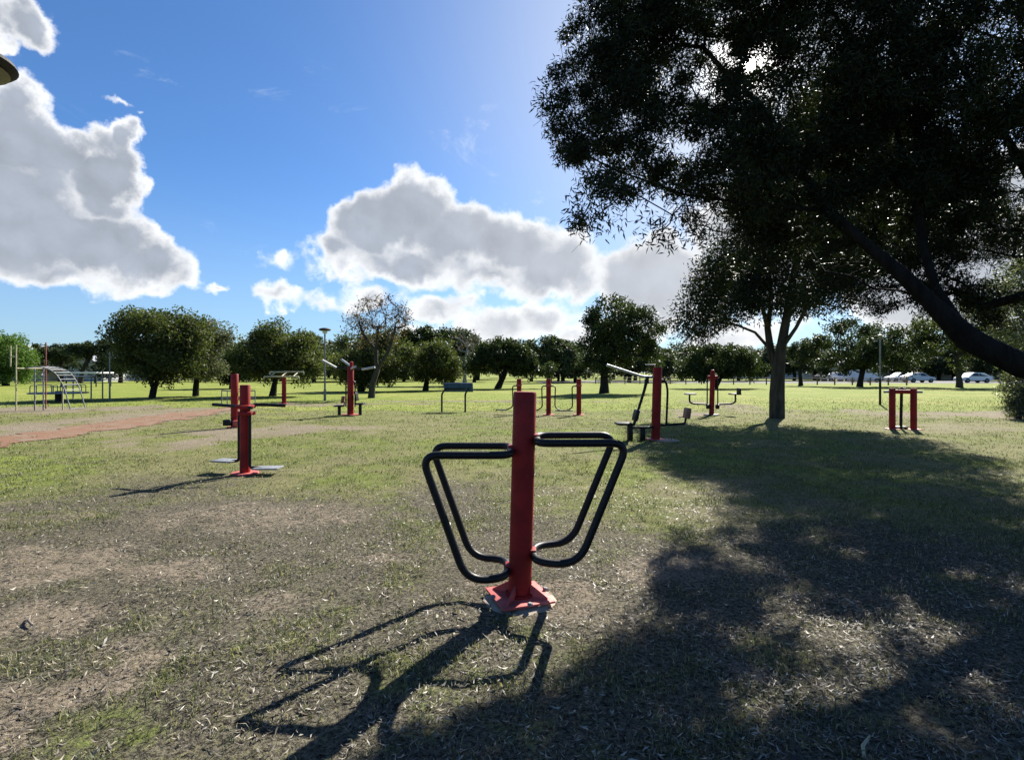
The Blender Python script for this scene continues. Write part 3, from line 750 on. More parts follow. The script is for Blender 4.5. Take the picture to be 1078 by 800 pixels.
tree('park_tree', 'far grey green tree in the gap left of the tall dark tree', (578, 403), [(574, 366, 22, 10), (585, 376, 22, 12), (596, 384, 20, 12)],
     M['leaf_far'], 80, 12000, (.42, .2), .35, [(578, 403), (578, 375)], seed=13)
tree('dark_pine_tree', 'tall dark ragged tree with a straight trunk behind the two seated red station', (636, 414), [(650, 335, 32, 22), (632, 350, 26, 18), (668, 350, 30, 26), (650, 368, 44, 20), (640, 384, 30, 12), (690, 372, 18, 24), (625, 330, 8, 10)],
     M['leaf_dark'], 150, 21000, (.24, .10), .3, [(636, 414), (636, 395), (644, 365), (650, 335)], shell=.45, seed=14, sig=.4)
tree('park_tree', 'low wide dark tree with a curving trunk behind the red leg press station', (752, 409), [(755, 378, 34, 14), (735, 388, 22, 12), (782, 388, 24, 12)],
     M['leaf_dark'], 100, 18000, (.26, .12), .2, [(752, 409), (759, 398), (766, 385)], seed=15)
tree('park_tree', 'dark bushy tree overhanging the slim pole beside the parked cars', (905, 407), [(900, 362, 40, 24), (940, 366, 40, 24), (880, 380, 26, 14), (970, 356, 26, 18), (925, 385, 36, 12)],
     M['leaf_dark'], 110, 18000, (.30, .14), .24, [(905, 407), (908, 390), (915, 370)], seed=16)
tree('park_tree', 'slight tree with a bare slanting trunk standing right of the forked trunk', (843, 406), [(846, 370, 16, 8), (858, 362, 14, 8), (838, 378, 10, 6)],
     M['leaf_far'], 50, 4500, (.3, .14), .2, [(843, 406), (842, 390), (848, 372)], seed=17)
tree('park_tree', 'spreading grey barked tree in front of the white car at right', (1010, 408), [(985, 350, 34, 20), (1020, 342, 40, 26), (1050, 360, 30, 22), (1000, 370, 28, 14), (1065, 340, 26, 26)],
     M['leaf_mid'], 110, 14000, (.30, .14), .25, [(1010, 408), (1010, 392), (1005, 370)], barkm='bark_mid', seed=18)
tree('park_tree', 'bright green leafy tree at the left edge behind the playground', (6, 406), [(5, 370, 26, 22), (-20, 375, 30, 26), (18, 382, 16, 16), (0, 392, 34, 12)],
     M['leaf_green'], 120, 22000, (.26, .13), .26, [(6, 406), (5, 380)], seed=19)
tree('flat_topped_tree', 'flat topped umbrella tree in front of the gabled house at left', (84, 403), [(100, 366, 20, 6), (84, 370, 18, 7), (112, 362, 12, 5)],
     M['leaf_far'], 60, 7000, (.36, .16), .3, [(84, 403), (88, 388), (98, 370)], barkm='bark_mid', seed=20)
tree('flat_topped_tree', 'darker flat topped tree between the red playground post and the gabled house', (64, 402), [(62, 372, 18, 9), (50, 366, 12, 6), (72, 380, 14, 7)],
     M['leaf_dark'], 60, 8000, (.36, .16), .3, [(64, 402), (64, 375)], barkm='bark_mid', seed=21)
tree('park_tree', 'pale green leafed tree at the right edge standing behind the heavy limb', (1100, 424), [(1080, 322, 40, 34), (1060, 340, 30, 22), (1105, 310, 50, 50), (1090, 360, 50, 24)],
     M['leaf_grey'], 110, 15000, (.17, .07), .22, [(1100, 424), (1098, 390), (1092, 350)], barkm='bark_mid', seed=23)
# shrub on the right edge
def shrub():
    x, y = gp(1072, 441)
    root = empty('shrub', x, y); tag(root, 'grey leafed shrub at the right edge below the heavy limb', 'shrub')
    b = np.array((x, y, 0)); s = y / F
    ells = [(*(wp(px, py, y) - b), rx * s, rx * s, ry * s) for px, py, rx, ry in ((1072, 420, 16, 16), (1090, 410, 26, 26), (1066, 432, 12, 8), (1100, 430, 30, 14))]
    cl = ell_points(ells, 60, 3, .4)
    pos, par = skeleton([[(0, 0, 0), (0.05, 0, 0.25)]], cl, .25, .1, 5, 0.05)
    limbs('stem', pos, par, .07, .007, M['bark_mid'], root)
    leaves('foliage', cl, .2, 9000, .10, .045, M['leaf_grey'], root, 0.1, .9, 77)
shrub()

# tree line along the far edge
def tree_line():
    protos = []
    for k in range(4):
        ells = [(0, 0, 4.2, 3.2, 2.8, 2.0), (1.6, .4, 3.4, 2.4, 2.2, 1.8), (-1.7, -.3, 3.2, 2.4, 2.2, 1.7)] if k % 2 == 0 else [(0, 0, 4.6, 2.3, 2.2, 2.6), (.8, 0, 3.2, 2.2, 2.0, 1.8), (-1.2, .2, 2.8, 2.2, 2.0, 1.5)]
        root = empty('distant_tree', 0, 0)
        cl = ell_points(ells, 55, 100 + k, .5)
        pos, par = skeleton([[(0, 0, 0), (0.1, 0, 1.2), (0, 0.1, 2.6)]], cl, .8, .1, k, 1.0)
        limbs('trunk', pos, par, .22, .03, M['bark_dark'], root)
        leaves('crown', cl, .75, 5200, .40, .22, M['leaf_far'] if k != 1 else M['leaf_dark'], root, .2, .85, 200 + k)
        protos.append(root)
    used = set(); g = random.Random(5)
    spots = []
    for i in range(72):
        px = -60 + i * 16.6 + g.uniform(-9, 9); y = g.uniform(88, 150)
        spots.append((px, y, g.uniform(.75, 1.3)))
    spots += [(815, 1099, .9), (836, 1097, .8), (858, 1104, 1.0), (905, 1098, .85), (940, 1101, 1.0), (988, 1099, .8), (1004, 1101, .95), (1056, 1098, .9), (790, 1104, .8)]
    spots += [(px + g.uniform(-8, 8), 1000 + g.uniform(72, 90), g.uniform(.6, .95)) for px in (-20, 128, 225, 268, 330, 352, 420, 505, 552, 590, 612, 668, 700, 722, 770, 1040)]
    for (px, y, s) in spots:
        if y < 1000 and 780 < px < 1050: y += 40
        k = g.randrange(4)
        if y > 1000: y -= 1000
        o = protos[k] if k not in used else copy_tree(protos[k]); used.add(k)
        o.location = ((px - CX) / F * y, y, 0); o.rotation_euler = (0, 0, g.uniform(0, 6.28)); o.scale = (s * 1.45, s * 1.45, s)
        tag(o, 'small dark tree in the distant tree line along the far edge of the park', 'tree', 'trees in the distant tree line')
    for k in range(4):
        if k not in used:
            for c in list(protos[k].children): bpy.data.objects.remove(c)
            bpy.data.objects.remove(protos[k])
tree_line()

# hills
def hills():
    v = []; f = []; n = 160
    for i in range(n):
        t = i / (n - 1); x = -2400 + 4800 * t
        h = 14 + 26 * vnoise(np.array([x / 420.0]), np.array([0.5]), 9)[0] + 62 * math.exp(-((x - 760) / 190) ** 2)
        for q, (dy, k) in enumerate(((0, 0), (90, .55), (220, 1.0), (500, 0))): v.append((x, 1650 + dy, -4 + (h + 4) * k))
    for i in range(n - 1):
        for q in range(3): a = i * 4 + q; f.append((a, a + 4, a + 5, a + 1))
    me = np_mesh('hills', v, f); tag(link_mesh('hills', me, M['hill']), kind='structure')
hills()

# ------------------------------------------------------------------ exercise stations
def post(root, h, r=0.072, cap=True, lean=0.0, mat='red', name='post', x=0.0, y=0.0):
    t = math.tan(lean); mb = MB()
    pts = [(x + t * z, y, z) for z in (-0.05, h * .33, h * .66, h - 0.012)] + [(x + t * h, y, h)]
    mb.tube(pts, [r, r, r, r, r * 0.93], n=24)
    return mb.build(name, M[mat], root, 35)
def flange(root, r=0.17, mat='pink', n=20, square=False):
    mb = MB()
    if square: mb.box((0, 0, 0.016), (r * 2, r * 2, 0.016), bevel=0.004)
    else: mb.lathe([(r, 0.006), (r, 0.02), (r * .97, 0.026), (0.08, 0.027)], n=n)
    return mb.build('base_plate', M[mat], root)
def pad(root, name, c, size, mat='black', rot=None, bev=0.018):
    return MB().box(c, size, rot, bev, 3).build(name, M[mat], root)

# 1. the station in front: leaning post with two looped handle frames
def loop_station():
    x, y = gp(547, 631)
    root = empty('exercise_station', x, y)
    tag(root, 'nearest red exercise post with two looped black handle frames on the bare ground', 'exercise station')
    lean = 0.026
    post(root, 1.372, 0.076, lean=lean)
    # footing
    c = MB()
    g = random.Random(3)
    c.lathe([(0.27, -0.05), (0.235, -0.002), (0.20, 0.010), (0.1, 0.016)], n=14)
    c.v = [(a * (1 + g.uniform(-.12, .1)), b * (0.9 + g.uniform(-.12, .1)), q) for a, b, q in c.v]
    c.build('footing', M['concrete'], root, 30)
    MB().lathe([(0.095, 0.036), (0.095, 0.05), (0.078, 0.058)], n=24).build('weld_ring', M['red'], root, 30)
    p = MB(); p.box((0, 0, 0.030), (0.36, 0.36, 0.014), Matrix.Rotation(R(20), 3, 'Z'), 0.003)
    pl = p.build('base_plate', M['pink'], root)
    for k in range(4):
        Mx = Matrix.Rotation(R(20 + 45 + 90 * k), 4, 'Z')
        MB().prism([(0.07, 0.036), (0.20, 0.036), (0.195, 0.045), (0.075, 0.115)], 0.012, Mx).build('gusset', M['pink'], root, 30)
        a = R(20 + 90 * k); MB().lathe([(0.017, 0.037), (0.017, 0.052), (0.012, 0.056)], (0.185 * math.cos(a), 0.185 * math.sin(a), 0), 6).build('bolt', M['grey'], pl, 30)
    def hx(z): return lean * z
    tr = 0.0245
    def frame(sgn, zt, zb, xo_t, xo_b, yf, yr, dyo):
        # closed loop: top front -> outer -> bottom front -> inner U at post -> bottom rear -> outer -> top rear -> inner U at post
        ft = hx(zt) + sgn * 0.085; fb = hx(zb) + sgn * 0.085
        pts = [(ft, yf, zt), (sgn * xo_t, yf + dyo, zt), (sgn * xo_b, yf + dyo * .6, zb), (fb, yf * .8, zb),
               (fb, yr * .8, zb), (sgn * xo_b, yr + dyo * .6, zb), (sgn * xo_t, yr + dyo, zt), (ft, yr, zt)]
        rad = [0.10, 0.11, 0.13, 0.13, 0.13, 0.13, 0.11, 0.10]
        b = MB(); b.tube(fillet(pts, rad, 8, True), tr, 14, closed=True)
        o = b.build('handle_frame', M['black'], root, 60)
        for z, xx in ((zt, ft), (zb, fb)):
            MB().box((xx - sgn * 0.012, 0, z), (0.055, 0.09, 0.07), None, 0.006).build('bracket', M['red'], o)
        return o
    frame(-1, 0.985, 0.205, 0.615, 0.335, -0.205, 0.215, 0.0)
    frame(+1, 1.060, 0.305, 0.675, 0.365, -0.215, 0.205, 0.02)
loop_station()

# 2. twin pendulum twister on the left
def pendulum(root, x, y, ztop, zbot, dx, dy, mat='black', plate='plate', w=0.26, d=0.36, name='pendulum', r=0.022):
    b = MB(); b.tube(fillet([(x, y, ztop), (x, y, zbot + .02), (x + dx * .45, y + dy * .45, zbot)], .05, 5), r, 10)
    o = b.build(name, M[mat], root, 60)
    rot = Matrix.Rotation(math.atan2(dy, dx), 3, 'Z')
    MB().box((x + dx * .62, y + dy * .62, zbot + .012), (d, w, .022), rot, .006).build('foot_plate', M[plate], o)
    return o
def twister():
    x, y = gp(258, 499)
    root = empty('exercise_station', x, y)
    tag(root, 'red exercise post with black side bars and two grey hanging foot plates at left', 'exercise station')
    post(root, 1.315, 0.072); flange(root, .19)
    MB().box((0.02, -0.04, .995), (.22, .22, .05), None, .01).build('bracket', M['red'], root); MB().box((0.05, -.05, .90), (.20, .16, .05), None, .01).build('bracket', M['red'], root)
    b = MB(); b.tube([(-.53, .10, 1.02), (-.2, 0.0, 1.005), (.0, -.10, 1.0), (.17, -.14, .985)], .024, 10); b.build('handle', M['black'], root, 60)
    b = MB(); b.tube([(.10, .06, 1.02), (.28, .10, 1.015), (.54, .13, 1.0)], .024, 10); b.build('handle', M['black'], root, 60)
    pendulum(root, -.115, .05, .92, .17, -.36, .10); pendulum(root, .10, -.06, .90, .09, .42, .02)
twister()

# 3. red post behind it
def rail_station():
    x, y = gp(247, 450)
    root = empty('exercise_station', x, y)
    tag(root, 'red exercise post with grey side rails standing behind the hanging foot plate station', 'exercise station')
    post(root, 1.46, .095); flange(root, .19)
    pad(root, 'pedal', (-.10, -.16, .15), (.2, .16, .16)); MB().box((.1, -.1, .12), (.16, .14, .16), None, .02).build('bearing_housing', M['pink'], root)
    for s in (-1, 1):
        b = MB(); x0 = .09 * s; x1 = .46 * s
        b.tube([(x0, .05, .98), (x1, .2, 1.0)], .016, 8); b.tube([(x0, .05, .80), (x1, .2, .80)], .012, 8)
        b.tube([(x1, .2, 1.0), (x1, .2, .62)], .014, 8); b.tube([(x1 * .55, .1, .98), (x1 * .55, .1, .62)], .012, 8); b.tube([(x0, .05, .62), (x1, .2, .62)], .012, 8)
        b.build('side_rail', M['grey'], root, 60)
rail_station()

# 4. post carrying two parallel bars
def bars_station():
    x, y = gp(299, 425)
    root = empty('exercise_station', x, y)
    tag(root, 'short red post topped by a flat frame of pale bars near the round green tree', 'exercise station')
    post(root, 1.25, .10); flange(root, .22)
    b = MB()
    for yy, z in ((-.3, 1.30), (.3, 1.52)):
        b.tube(fillet([(-.82, yy, z - .12), (-.82, yy, z), (.82, yy, z), (.82, yy, z - .12)], .08, 5), .036, 10)
    for xx in (-.55, 0, .55): b.tube([(xx, -.3, 1.30), (xx, .3, 1.50)], .026, 8)
    b.build('bar_frame', M['yellow'], root, 60)
    MB().tube([(0, 0, 1.2), (0, 0, 1.40)], .06, 12).build('bracket', M['red'], root)
bars_station()

# seats of the seated stations
def seat_unit(root, x, y, face, zs=.42, seat_mat='black', back_mat='black', back_h=.36, sw=.36, sl=.30):
    """a seat on a pedestal; face = +1 or -1: the way the sitter looks along x"""
    st = pad(root, 'seat', (x, y, zs), (sl, sw, .05), seat_mat)
    MB().tube([(x, y, -.02), (x, y, zs - .02)], .055, 12).build('pedestal', M['black'], root)
    bx = x - face * .13
    bk = pad(root, 'backrest', (bx, y, zs + .10 + back_h / 2), (.05, sw * .95, back_h), back_mat, Matrix.Rotation(R(-8 * face), 3, 'Y'))
    MB().tube(fillet([(x - face * .05, y, zs - .02), (bx - face * .03, y, zs - .02), (bx - face * .05, y, zs + back_h * .6)], .05, 4), .02, 8).build('backrest_stem', M['black'], bk)

# 5. double pull-down station by the lamp
def pulldown():
    x, y = gp(369, 437)
    root = empty('exercise_station', x, y)
    tag(root, 'red pull down station with raised pale arms and two seats beside the slim lamp post', 'exercise station')
    post(root, 1.70, .11); flange(root, .3)
    MB().lathe([(.06, 0), (.06, .16), (.03, .18)], (0.03, 0, 1.70), 16).build('cap', M['red'], root)
    MB().tube([(-.62, 0, 1.66), (.62, 0, 1.60)], .03, 10).build('cross_bar', M['black'], root, 60)
    for pts in ([(-.92, -.2, 1.92), (-.5, 0, 1.66)], [(-.42, .35, 1.95), (0, 0, 1.72)], [(.02, -.05, 1.62), (.28, -.35, 1.70)], [(.40, 0, 1.60), (.88, -.1, 1.68)]):
        MB().tube(pts, .038, 10).build('lever_arm', M['pale'], root, 60)
    for s in (-1, 1): MB().tube(fillet([(s * .1, 0, 1.2), (s * .16, 0, 1.15), (s * .16, 0, .3)], .04, 4), .025, 8).build('side_rod', M['black'], root, 60)
    seat_unit(root, -.36, -.1, -1, .33, 'black', 'tan', .24, .34)
    seat_unit(root, .34, .0, 1, .40, 'black', 'black', .30, .34)
pulldown()

# 6. blue sit-up bench
def bench():
    x, y = gp(478, 434)
    root = empty('sit_up_bench', x, y)
    tag(root, 'raised blue board on two dark legs standing alone on the grass', 'exercise bench')
    MB().box((.12, .45, .92), (1.12, .42, .05), Matrix.Rotation(R(-52), 3, 'X'), .012).build('board', M['blue'], root)
    for sx in (-.46, .42):
        MB().tube(fillet([(sx, 0, -.05), (sx, 0, .70), (sx + .10, .42, .86)], .12, 5), .034, 10).build('leg', M['black'], root, 60)
    MB().tube([(.36, .45, .86), (-.36, .45, .86)], .025, 8).build('cross_bar', M['black'], root, 60)
bench()

# 7. three red posts with hanging foot swings
SP = 'three red posts with hanging black foot swings'
def swing_post(px, py, sides, label, h=1.27):
    x, y = gp(px, py)
    root = empty('exercise_station', x, y); tag(root, label, 'exercise station', SP)
    post(root, h, .085); flange(root, .2)
    MB().lathe([(.10, 0), (.11, .03), (.10, .06)], (0, 0, h * .80), 18).build('collar', M['pink'], root)
    for s in sides:
        o = MB().tube(fillet([(s * .06, 0, h * .80), (s * .24, 0, h * .80), (s * .22, 0, .28), (s * .42, -.05, .16), (s * .62, -.08, .16)], .09, 5), .022, 10).build('swing_arm', M['black'], root, 60)
        MB().box((s * .66, -.08, .165), (.34, .22, .03), None, .008).build('foot_plate', M['black'], o)
    return root
swing_post(546.5, 436, (-1,), 'leftmost of the three red swing posts, partly behind the nearest red post')
swing_post(577.5, 437, (-1, 1), 'middle one of the three red swing posts, with a foot swing on both sides')
swing_post(609.4, 437, (-1,), 'rightmost of the three red swing posts, with a foot swing on its left side only')

# 8. two-seat pull/push station in the tree's shade
def twin_seat():
    x, y = gp(690, 463)
    root = empty('exercise_station', x, y)
    tag(root, 'tall red station with a long pale overhead lever and two black seats', 'exercise station')
    post(root, 1.61, .098, lean=.03); flange(root, .22)
    MB().tube(fillet([(0, 0, 1.40), (-.28, -.04, 1.40), (-1.12, -.2, 1.66)], .1, 5), .030, 10).build('lever_arm', M['pale'], root, 60)
    MB().box((-.08, .1, 1.67), (.22, .05, .025), None, .006).build('lever_tip', M['pale'], root)
    o = MB().tube([(-.18, -.02, 1.40), (-.26, -.05, 1.1), (-.52, -.12, .32)], [.04, .032, .028], 10).build('swing_arm', M['black'], root, 60)
    MB().lathe([(.05, -.05), (.05, .05)], (-.20, -.02, 1.30), 12).build('bearing_housing', M['black'], o)
    st = pad(root, 'seat', (-.74, -.15, .375), (.34, .36, .05))
    MB().box((-.60, -.15, .17), (.11, .14, .36), None, .015).build('pedestal', M['black'], root)
    bk = pad(root, 'backrest', (-.47, -.15, .56), (.08, .32, .26), 'black', Matrix.Rotation(R(14), 3, 'Y'), .03)
    MB().tube([(-.60, -.15, .33), (-.50, -.15, .36), (-.46, -.15, .5)], .022, 8).build('backrest_stem', M['black'], bk, 60)
    MB().box((-.32, -.05, .285), (.55, .07, .045), None, .01).build('foot_beam', M['black'], root)
    MB().box((-.30, -.05, .13), (.11, .12, .28), None, .015).build('pedestal', M['black'], root)
    MB().tube(fillet([(.05, 0, 1.34), (.24, .04, 1.32), (.29, .06, 1.1), (.26, .06, .33)], .1, 5), .024, 10).build('swing_arm', M['black'], root, 60)
    MB().tube(fillet([(.1, .05, .32), (.72, .2, .34), (.75, .2, .52)], .05, 4), .026, 8).build('foot_beam', M['black'], root, 60)
    pad(root, 'backrest', (.77, .2, .58), (.09, .30, .24), 'tan', Matrix.Rotation(R(8), 3, 'Y'), .025)
    MB().lathe([(.30, -.02), (.30, .012), (.2, .02)], (.2, -.1, 0), 14).build('footing', M['concrete'], root)
twin_seat()

# 9. leg press with a seat either side
def leg_press():
    x, y = gp(749, 437)
    root = empty('exercise_station', x, y)
    tag(root, 'red leg press post with seats on low arms either side, left of the forked trunk', 'exercise station')
    post(root, 1.42, .085, lean=.03)
    MB().lathe([(.075, 0), (.075, .10), (.05, .16), (.02, .17)], (.043, 0, 1.42), 18).build('cap', M['red'], root)
    MB().box((.04, 0, 1.33), (.34, .16, .12), None, .03).build('head_bracket', M['red'], root)
    MB().box((0, -.02, .02), (.5, .3, .03), Matrix.Rotation(R(25), 3, 'Z'), .006).build('base_plate', M['black'], root)
    for s, xx in ((-1, -.15), (1, .22)):
        o = MB().tube([(xx, 0, 1.32), (xx, 0, .26)], .022, 10).build('hanger', M['black'], root, 60)
        MB().box((xx - s * .02, -.02, .30), (.12, .12, .16), None, .02).build('foot_rest', M['black'], o)
        e = xx + s * .62
        MB().tube(fillet([(xx, 0, .38), (e - s * .12, 0, .40), (e, 0, .46), (e, 0, .74)], .08, 5), .03, 10).build('seat_arm', M['black'], root, 60)
        pad(root, 'seat', (e - s * .02, 0, .74), (.34, .34, .05), 'grey' if s < 0 else 'black')
        if s > 0: pad(root, 'backrest', (e + .12, 0, .84), (.05, .30, .22), 'black')
leg_press()

# 10. red double post on the right
def double_post():
    x, y = gp(950.5, 452)
    root = empty('exercise_station', x, y, R(-14))
    tag(root, 'pair of red posts joined by a red top bar, with a black rod between them', 'exercise station')
    for s in (-1, 1): post(root, 1.08, .075, x=s * .245); 
    b = MB(); b.tube(fillet([(-.245, 0, .80), (-.245, 0, .99), (.245, 0, .99), (.245, 0, .80)], .14, 6), .055, 12); b.build('top_bar', M['red'], root, 60)
    MB().tube([(.0, .12, -.05), (.02, .12, 1.10)], .035, 12).build('centre_rod', M['black'], root, 60)
    MB().tube([(-.06, .12, 1.06), (.12, .12, 1.06)], .03, 10).build('centre_handle', M['black'], root, 60)
    for s in (-1, 1):
        MB().tube([(s * .3, 0, .99), (s * .44, 0, .985)], .03, 10).build('grip', M['grey'], root, 60)
        MB().box((s * .245, 0, .012), (.3, .3, .014), None, .003).build('base_plate', M['pink'], root)
    MB().box((-.02, .1, .05), (.30, .2, .05), None, .01).build('pedal', M['black'], root)
double_post()

# ------------------------------------------------------------------ lamps and poles
def disc_lamp(x, y, h, label, rd=.36):
    root = empty('street_lamp', x, y); tag(root, label, 'street lamp')
    MB().tube([(0, 0, -.1), (0, 0, .6), (0, 0, .62), (0, 0, h - .05)], [.065, .065, .045, .04], 14).build('pole', M['grey'], root)
    hd = MB().lathe([(.10, -.06), (rd * .55, -.05), (rd * .9, -.035), (rd, 0), (rd * .97, .03), (rd * .7, .075), (rd * .3, .10), (.02, .105)], (0, 0, h), 36).build('lamp_head', M['rubber'], root, 50)
    MB().lathe([(.09, -.20), (.12, -.17), (.12, -.062)], (0, 0, h), 20).build('diffuser', M['diffuser'], root)
    MB().lathe([(rd * .60, -.066), (rd * .86, -.052), (rd * .3, -.06)], (0, 0, h), 30).build('underside', M['sole'], hd)
    return root
lx, ly = gp(342, 422)
disc_lamp(lx, ly, 3.74, 'slim grey park lamp with a small disc head standing between two round trees', .31)
disc_lamp(-4.44, 4.25, 4.01, 'near park lamp whose dark disc head just enters at the upper left edge', .37)
def slim_pole():
    x, y = gp(926.5, 426); root = empty('street_lamp', x, y); tag(root, 'slim pole with grey upper part behind the pair of joined red posts', 'street lamp')
    MB().tube([(0, 0, -.1), (0, 0, 1.2)], .05, 12).build('pole_base', M['black'], root); MB().tube([(0, 0, 1.2), (0, 0, 3.1)], .036, 12).build('pole', M['grey'], root)
    MB().lathe([(.04, 0), (.10, .03), (.11, .12), (.04, .17)], (0, 0, 3.1), 16).build('lamp_head', M['sole'], root)
slim_pole()

# ------------------------------------------------------------------ playground on the left
def playground():
    x, y = gp(62, 431)
    root = empty('climbing_frame', x, y, R(8))
    tag(root, 'arched metal climbing frame with yellowish ladder sides in the playground', 'climbing frame')
    s = y / F
    def L(px, py, d=0): return ((px - 62) * s, d, (431 - py) * s)
    arch = [L(38, 388), L(46, 386), L(56, 387), L(66, 392), L(74, 406), L(80, 430)]
    for d in (-.45, .45):
        MB().tube(fillet([(p[0], d, p[2]) for p in arch], .3, 4), .022, 8).build('arch_rail', M['grey'], root, 60)
    cv = fillet([Vector(p) for p in arch], .3, 5)
    for k in range(1, len(cv), 2): MB().tube([(cv[k].x, -.45, cv[k].z), (cv[k].x, .45, cv[k].z)], .016, 6).build('rung', M['grey'], root, 60)
    for px, top, mat in ((30, 364, 'yellow'), (42, 360, 'old_red'), (47, 388, 'grey'), (55, 388, 'grey'), (73, 404, 'yellow')):
        MB().tube([L(px, 432, -.45 if px != 42 else .45), L(px, top, -.45 if px != 42 else .45)], .024, 8).build('upright', M[mat], root, 60)
    b = MB(); b.tube([L(30, 388, -.45), L(42, 388, .45)], .025, 8); b.tube([L(24, 386, -.4), L(24, 365, -.4)], .025, 8); b.tube([L(24, 376, -.4), L(30, 376, -.45)], .02, 8); b.build('side_bar', M['yellow'], root, 60)
    x, y = gp(62, 423)
    root = empty('merry_go_round', x, y); tag(root, 'low playground roundabout on a central post behind the climbing frame', 'roundabout')
    MB().tube([(0, 0, -.05), (0, 0, .55)], .16, 14).build('post', M['rubber'], root)
    MB().lathe([(1.2, .42), (1.25, .45), (1.2, .48), (.2, .5)], n=28).build('deck', M['grey'], root)
    b = MB()
    for k in range(6):
        a = k * math.pi / 3; b.tube(fillet([(.3 * math.cos(a), .3 * math.sin(a), .48), (.3 * math.cos(a), .3 * math.sin(a), .85), (1.15 * math.cos(a), 1.15 * math.sin(a), .85), (1.15 * math.cos(a), 1.15 * math.sin(a), .48)], .1, 4), .02, 8)
    b.build('grab_rail', M['grey'], root, 60)
    x, y = gp(97, 420)
    root = empty('horizontal_bars', x, y); s = y / F
    tag(root, 'grey horizontal exercise bars on thin posts left of the broad round dark tree', 'horizontal bars')
    for px, top in ((77, 396), (96, 396), (108, 390)):
        MB().tube([((px - 97) * s, 0, -.05), ((px - 97) * s, 0, (420 - top) * s)], .035, 8).build('upright', M['grey'], root)
    MB().tube([(-20 * s, 0, 24 * s), (-1 * s, 0, 24 * s)], .03, 8).build('bar', M['pale'], root); MB().tube([(-1 * s, 0, 24 * s), (11 * s, 0, 29.5 * s)], .03, 8).build('bar', M['pale'], root)
    x, y = gp(115.5, 422); s = y / F
    root = empty('flag_pole', x, y); tag(root, 'thin tall grey pole right of the horizontal exercise bars', 'pole')
    MB().tube([(0, 0, -.05), (0, 0, 48 * s)], [.045, .03], 8).build('pole', M['grey'], root)
    MB().lathe([(.01, 0), (.06, .03), (.06, .08), (.01, .11)], (0, 0, 48 * s), 10).build('finial', M['grey'], root)
    x, y = gp(91, 407); s = y / F
    root = empty('shade_shelter', x, y); tag(root, 'low flat roofed white shelter behind the horizontal exercise bars', 'shelter')
    MB().box((0, 0, 14.5 * s), (40 * s, 2.4, .16), None, .02).build('roof', M['roof_pale'], root)
    for a in (-18, 18):
        for b_ in (-1, 1): MB().tube([(a * s, b_, -.05), (a * s, b_, 14 * s)], .06, 8).build('pillar', M['rubber'], root)
playground()

# ------------------------------------------------------------------ houses, fence, cars in the distance
def house(px, y, w, d, wall_h, roof_h, label, wall='house_wall', roof='roof_grey', wins=((-.25, .9), (.25, .9)), rz=0.0, gable_front=False, chimney=False):
    x = (px - CX) / F * y
    root = empty('house', x, y, rz); tag(root, label, 'house')
    wl = MB().box((0, 0, wall_h / 2), (w, d, wall_h))
    if gable_front: wl.prism([(-w / 2, wall_h), (w / 2, wall_h), (0, wall_h + roof_h)], d)
    else: wl.prism([(-d / 2, wall_h), (d / 2, wall_h), (0, wall_h + roof_h)], w, Matrix.Rotation(R(90), 4, 'Z'))
    wl.build('wall', M[wall], root)
    rf = MB(); t = .18; span = (w if gable_front else d) / 2 + .45; k = roof_h / (span - .45)
    Mx = Matrix() if gable_front else Matrix.Rotation(R(90), 4, 'Z'); ln = (d if gable_front else w) + .7
    for s in (-1, 1):
        rf.prism([(s * span, wall_h - .45 * k + .03), (0, wall_h + roof_h + .03), (0, wall_h + roof_h + .03 + t), (s * span, wall_h - .45 * k + .03 + t)], ln, Mx)
    ro = rf.build('roof', M[roof], root)
    if chimney: MB().box((w * .2, 0, wall_h + roof_h * .9), (.6, .6, 1.4)).build('chimney', M['house_wall'], ro)
    for (u, ww) in wins:
        o = MB().box((u * w, -d / 2 - .02, wall_h * .55), (ww + .16, .08, 1.36)).build('window', M['white'], root)
        MB().box((u * w, -d / 2 - .065, wall_h * .55), (ww, .02, 1.2)).build('pane', M['glass'], o)
    o = MB().box((.02 * w, -d / 2 - .02, 1.0), (.9, .07, 2.0)).build('door', M['wood'], root)
    return root
house(112, 92, 8.0, 9, 2.4, 2.6, 'grey blue house with its gable towards the park, beside the broad round dark tree', 'house_wall', 'roof_grey', ((-.25, 1.4), (.25, 1.4)), R(-10), True)
house(92, 104, 9, 8, 2.6, 2.4, 'grey roofed house half hidden behind the flat topped umbrella tree', 'house_wall', 'roof_grey', ((-.3, 1.2), (.3, 1.2)), R(15), False)
house(46, 95, 5.2, 8, 2.6, 3.4, 'white gabled house at the far left behind the red playground post', 'house_wall', 'roof_grey', ((-.2, .8), (.25, .8)), R(5), True)
house(960, 108, 18, 9, 2.8, 1.6, 'long low house with a pale roof behind the parked cars', 'house_wall', 'roof_pale', ((-.35, 1.4), (-.12, 1.4), (.2, 1.6), (.38, 1.4)), R(0))
house(1030, 112, 13, 9, 2.8, 1.8, 'pale roofed house at the right behind the spreading grey barked tree', 'white', 'roof_pale', ((-.3, 1.4), (.1, 1.4), (.35, 1.4)), R(-6))
house(862, 118, 14, 9, 2.8, 1.8, 'grey roofed house seen right of the forked trunk', 'house_wall', 'roof_grey', ((-.3, 1.4), (.1, 1.4), (.35, 1.4)), R(8), False, True)
house(795, 125, 11, 9, 2.8, 2.0, 'small pale house seen between the low wide dark tree and the forked trunk', 'white', 'roof_grey', ((-.3, 1.4), (.3, 1.4)), R(0))

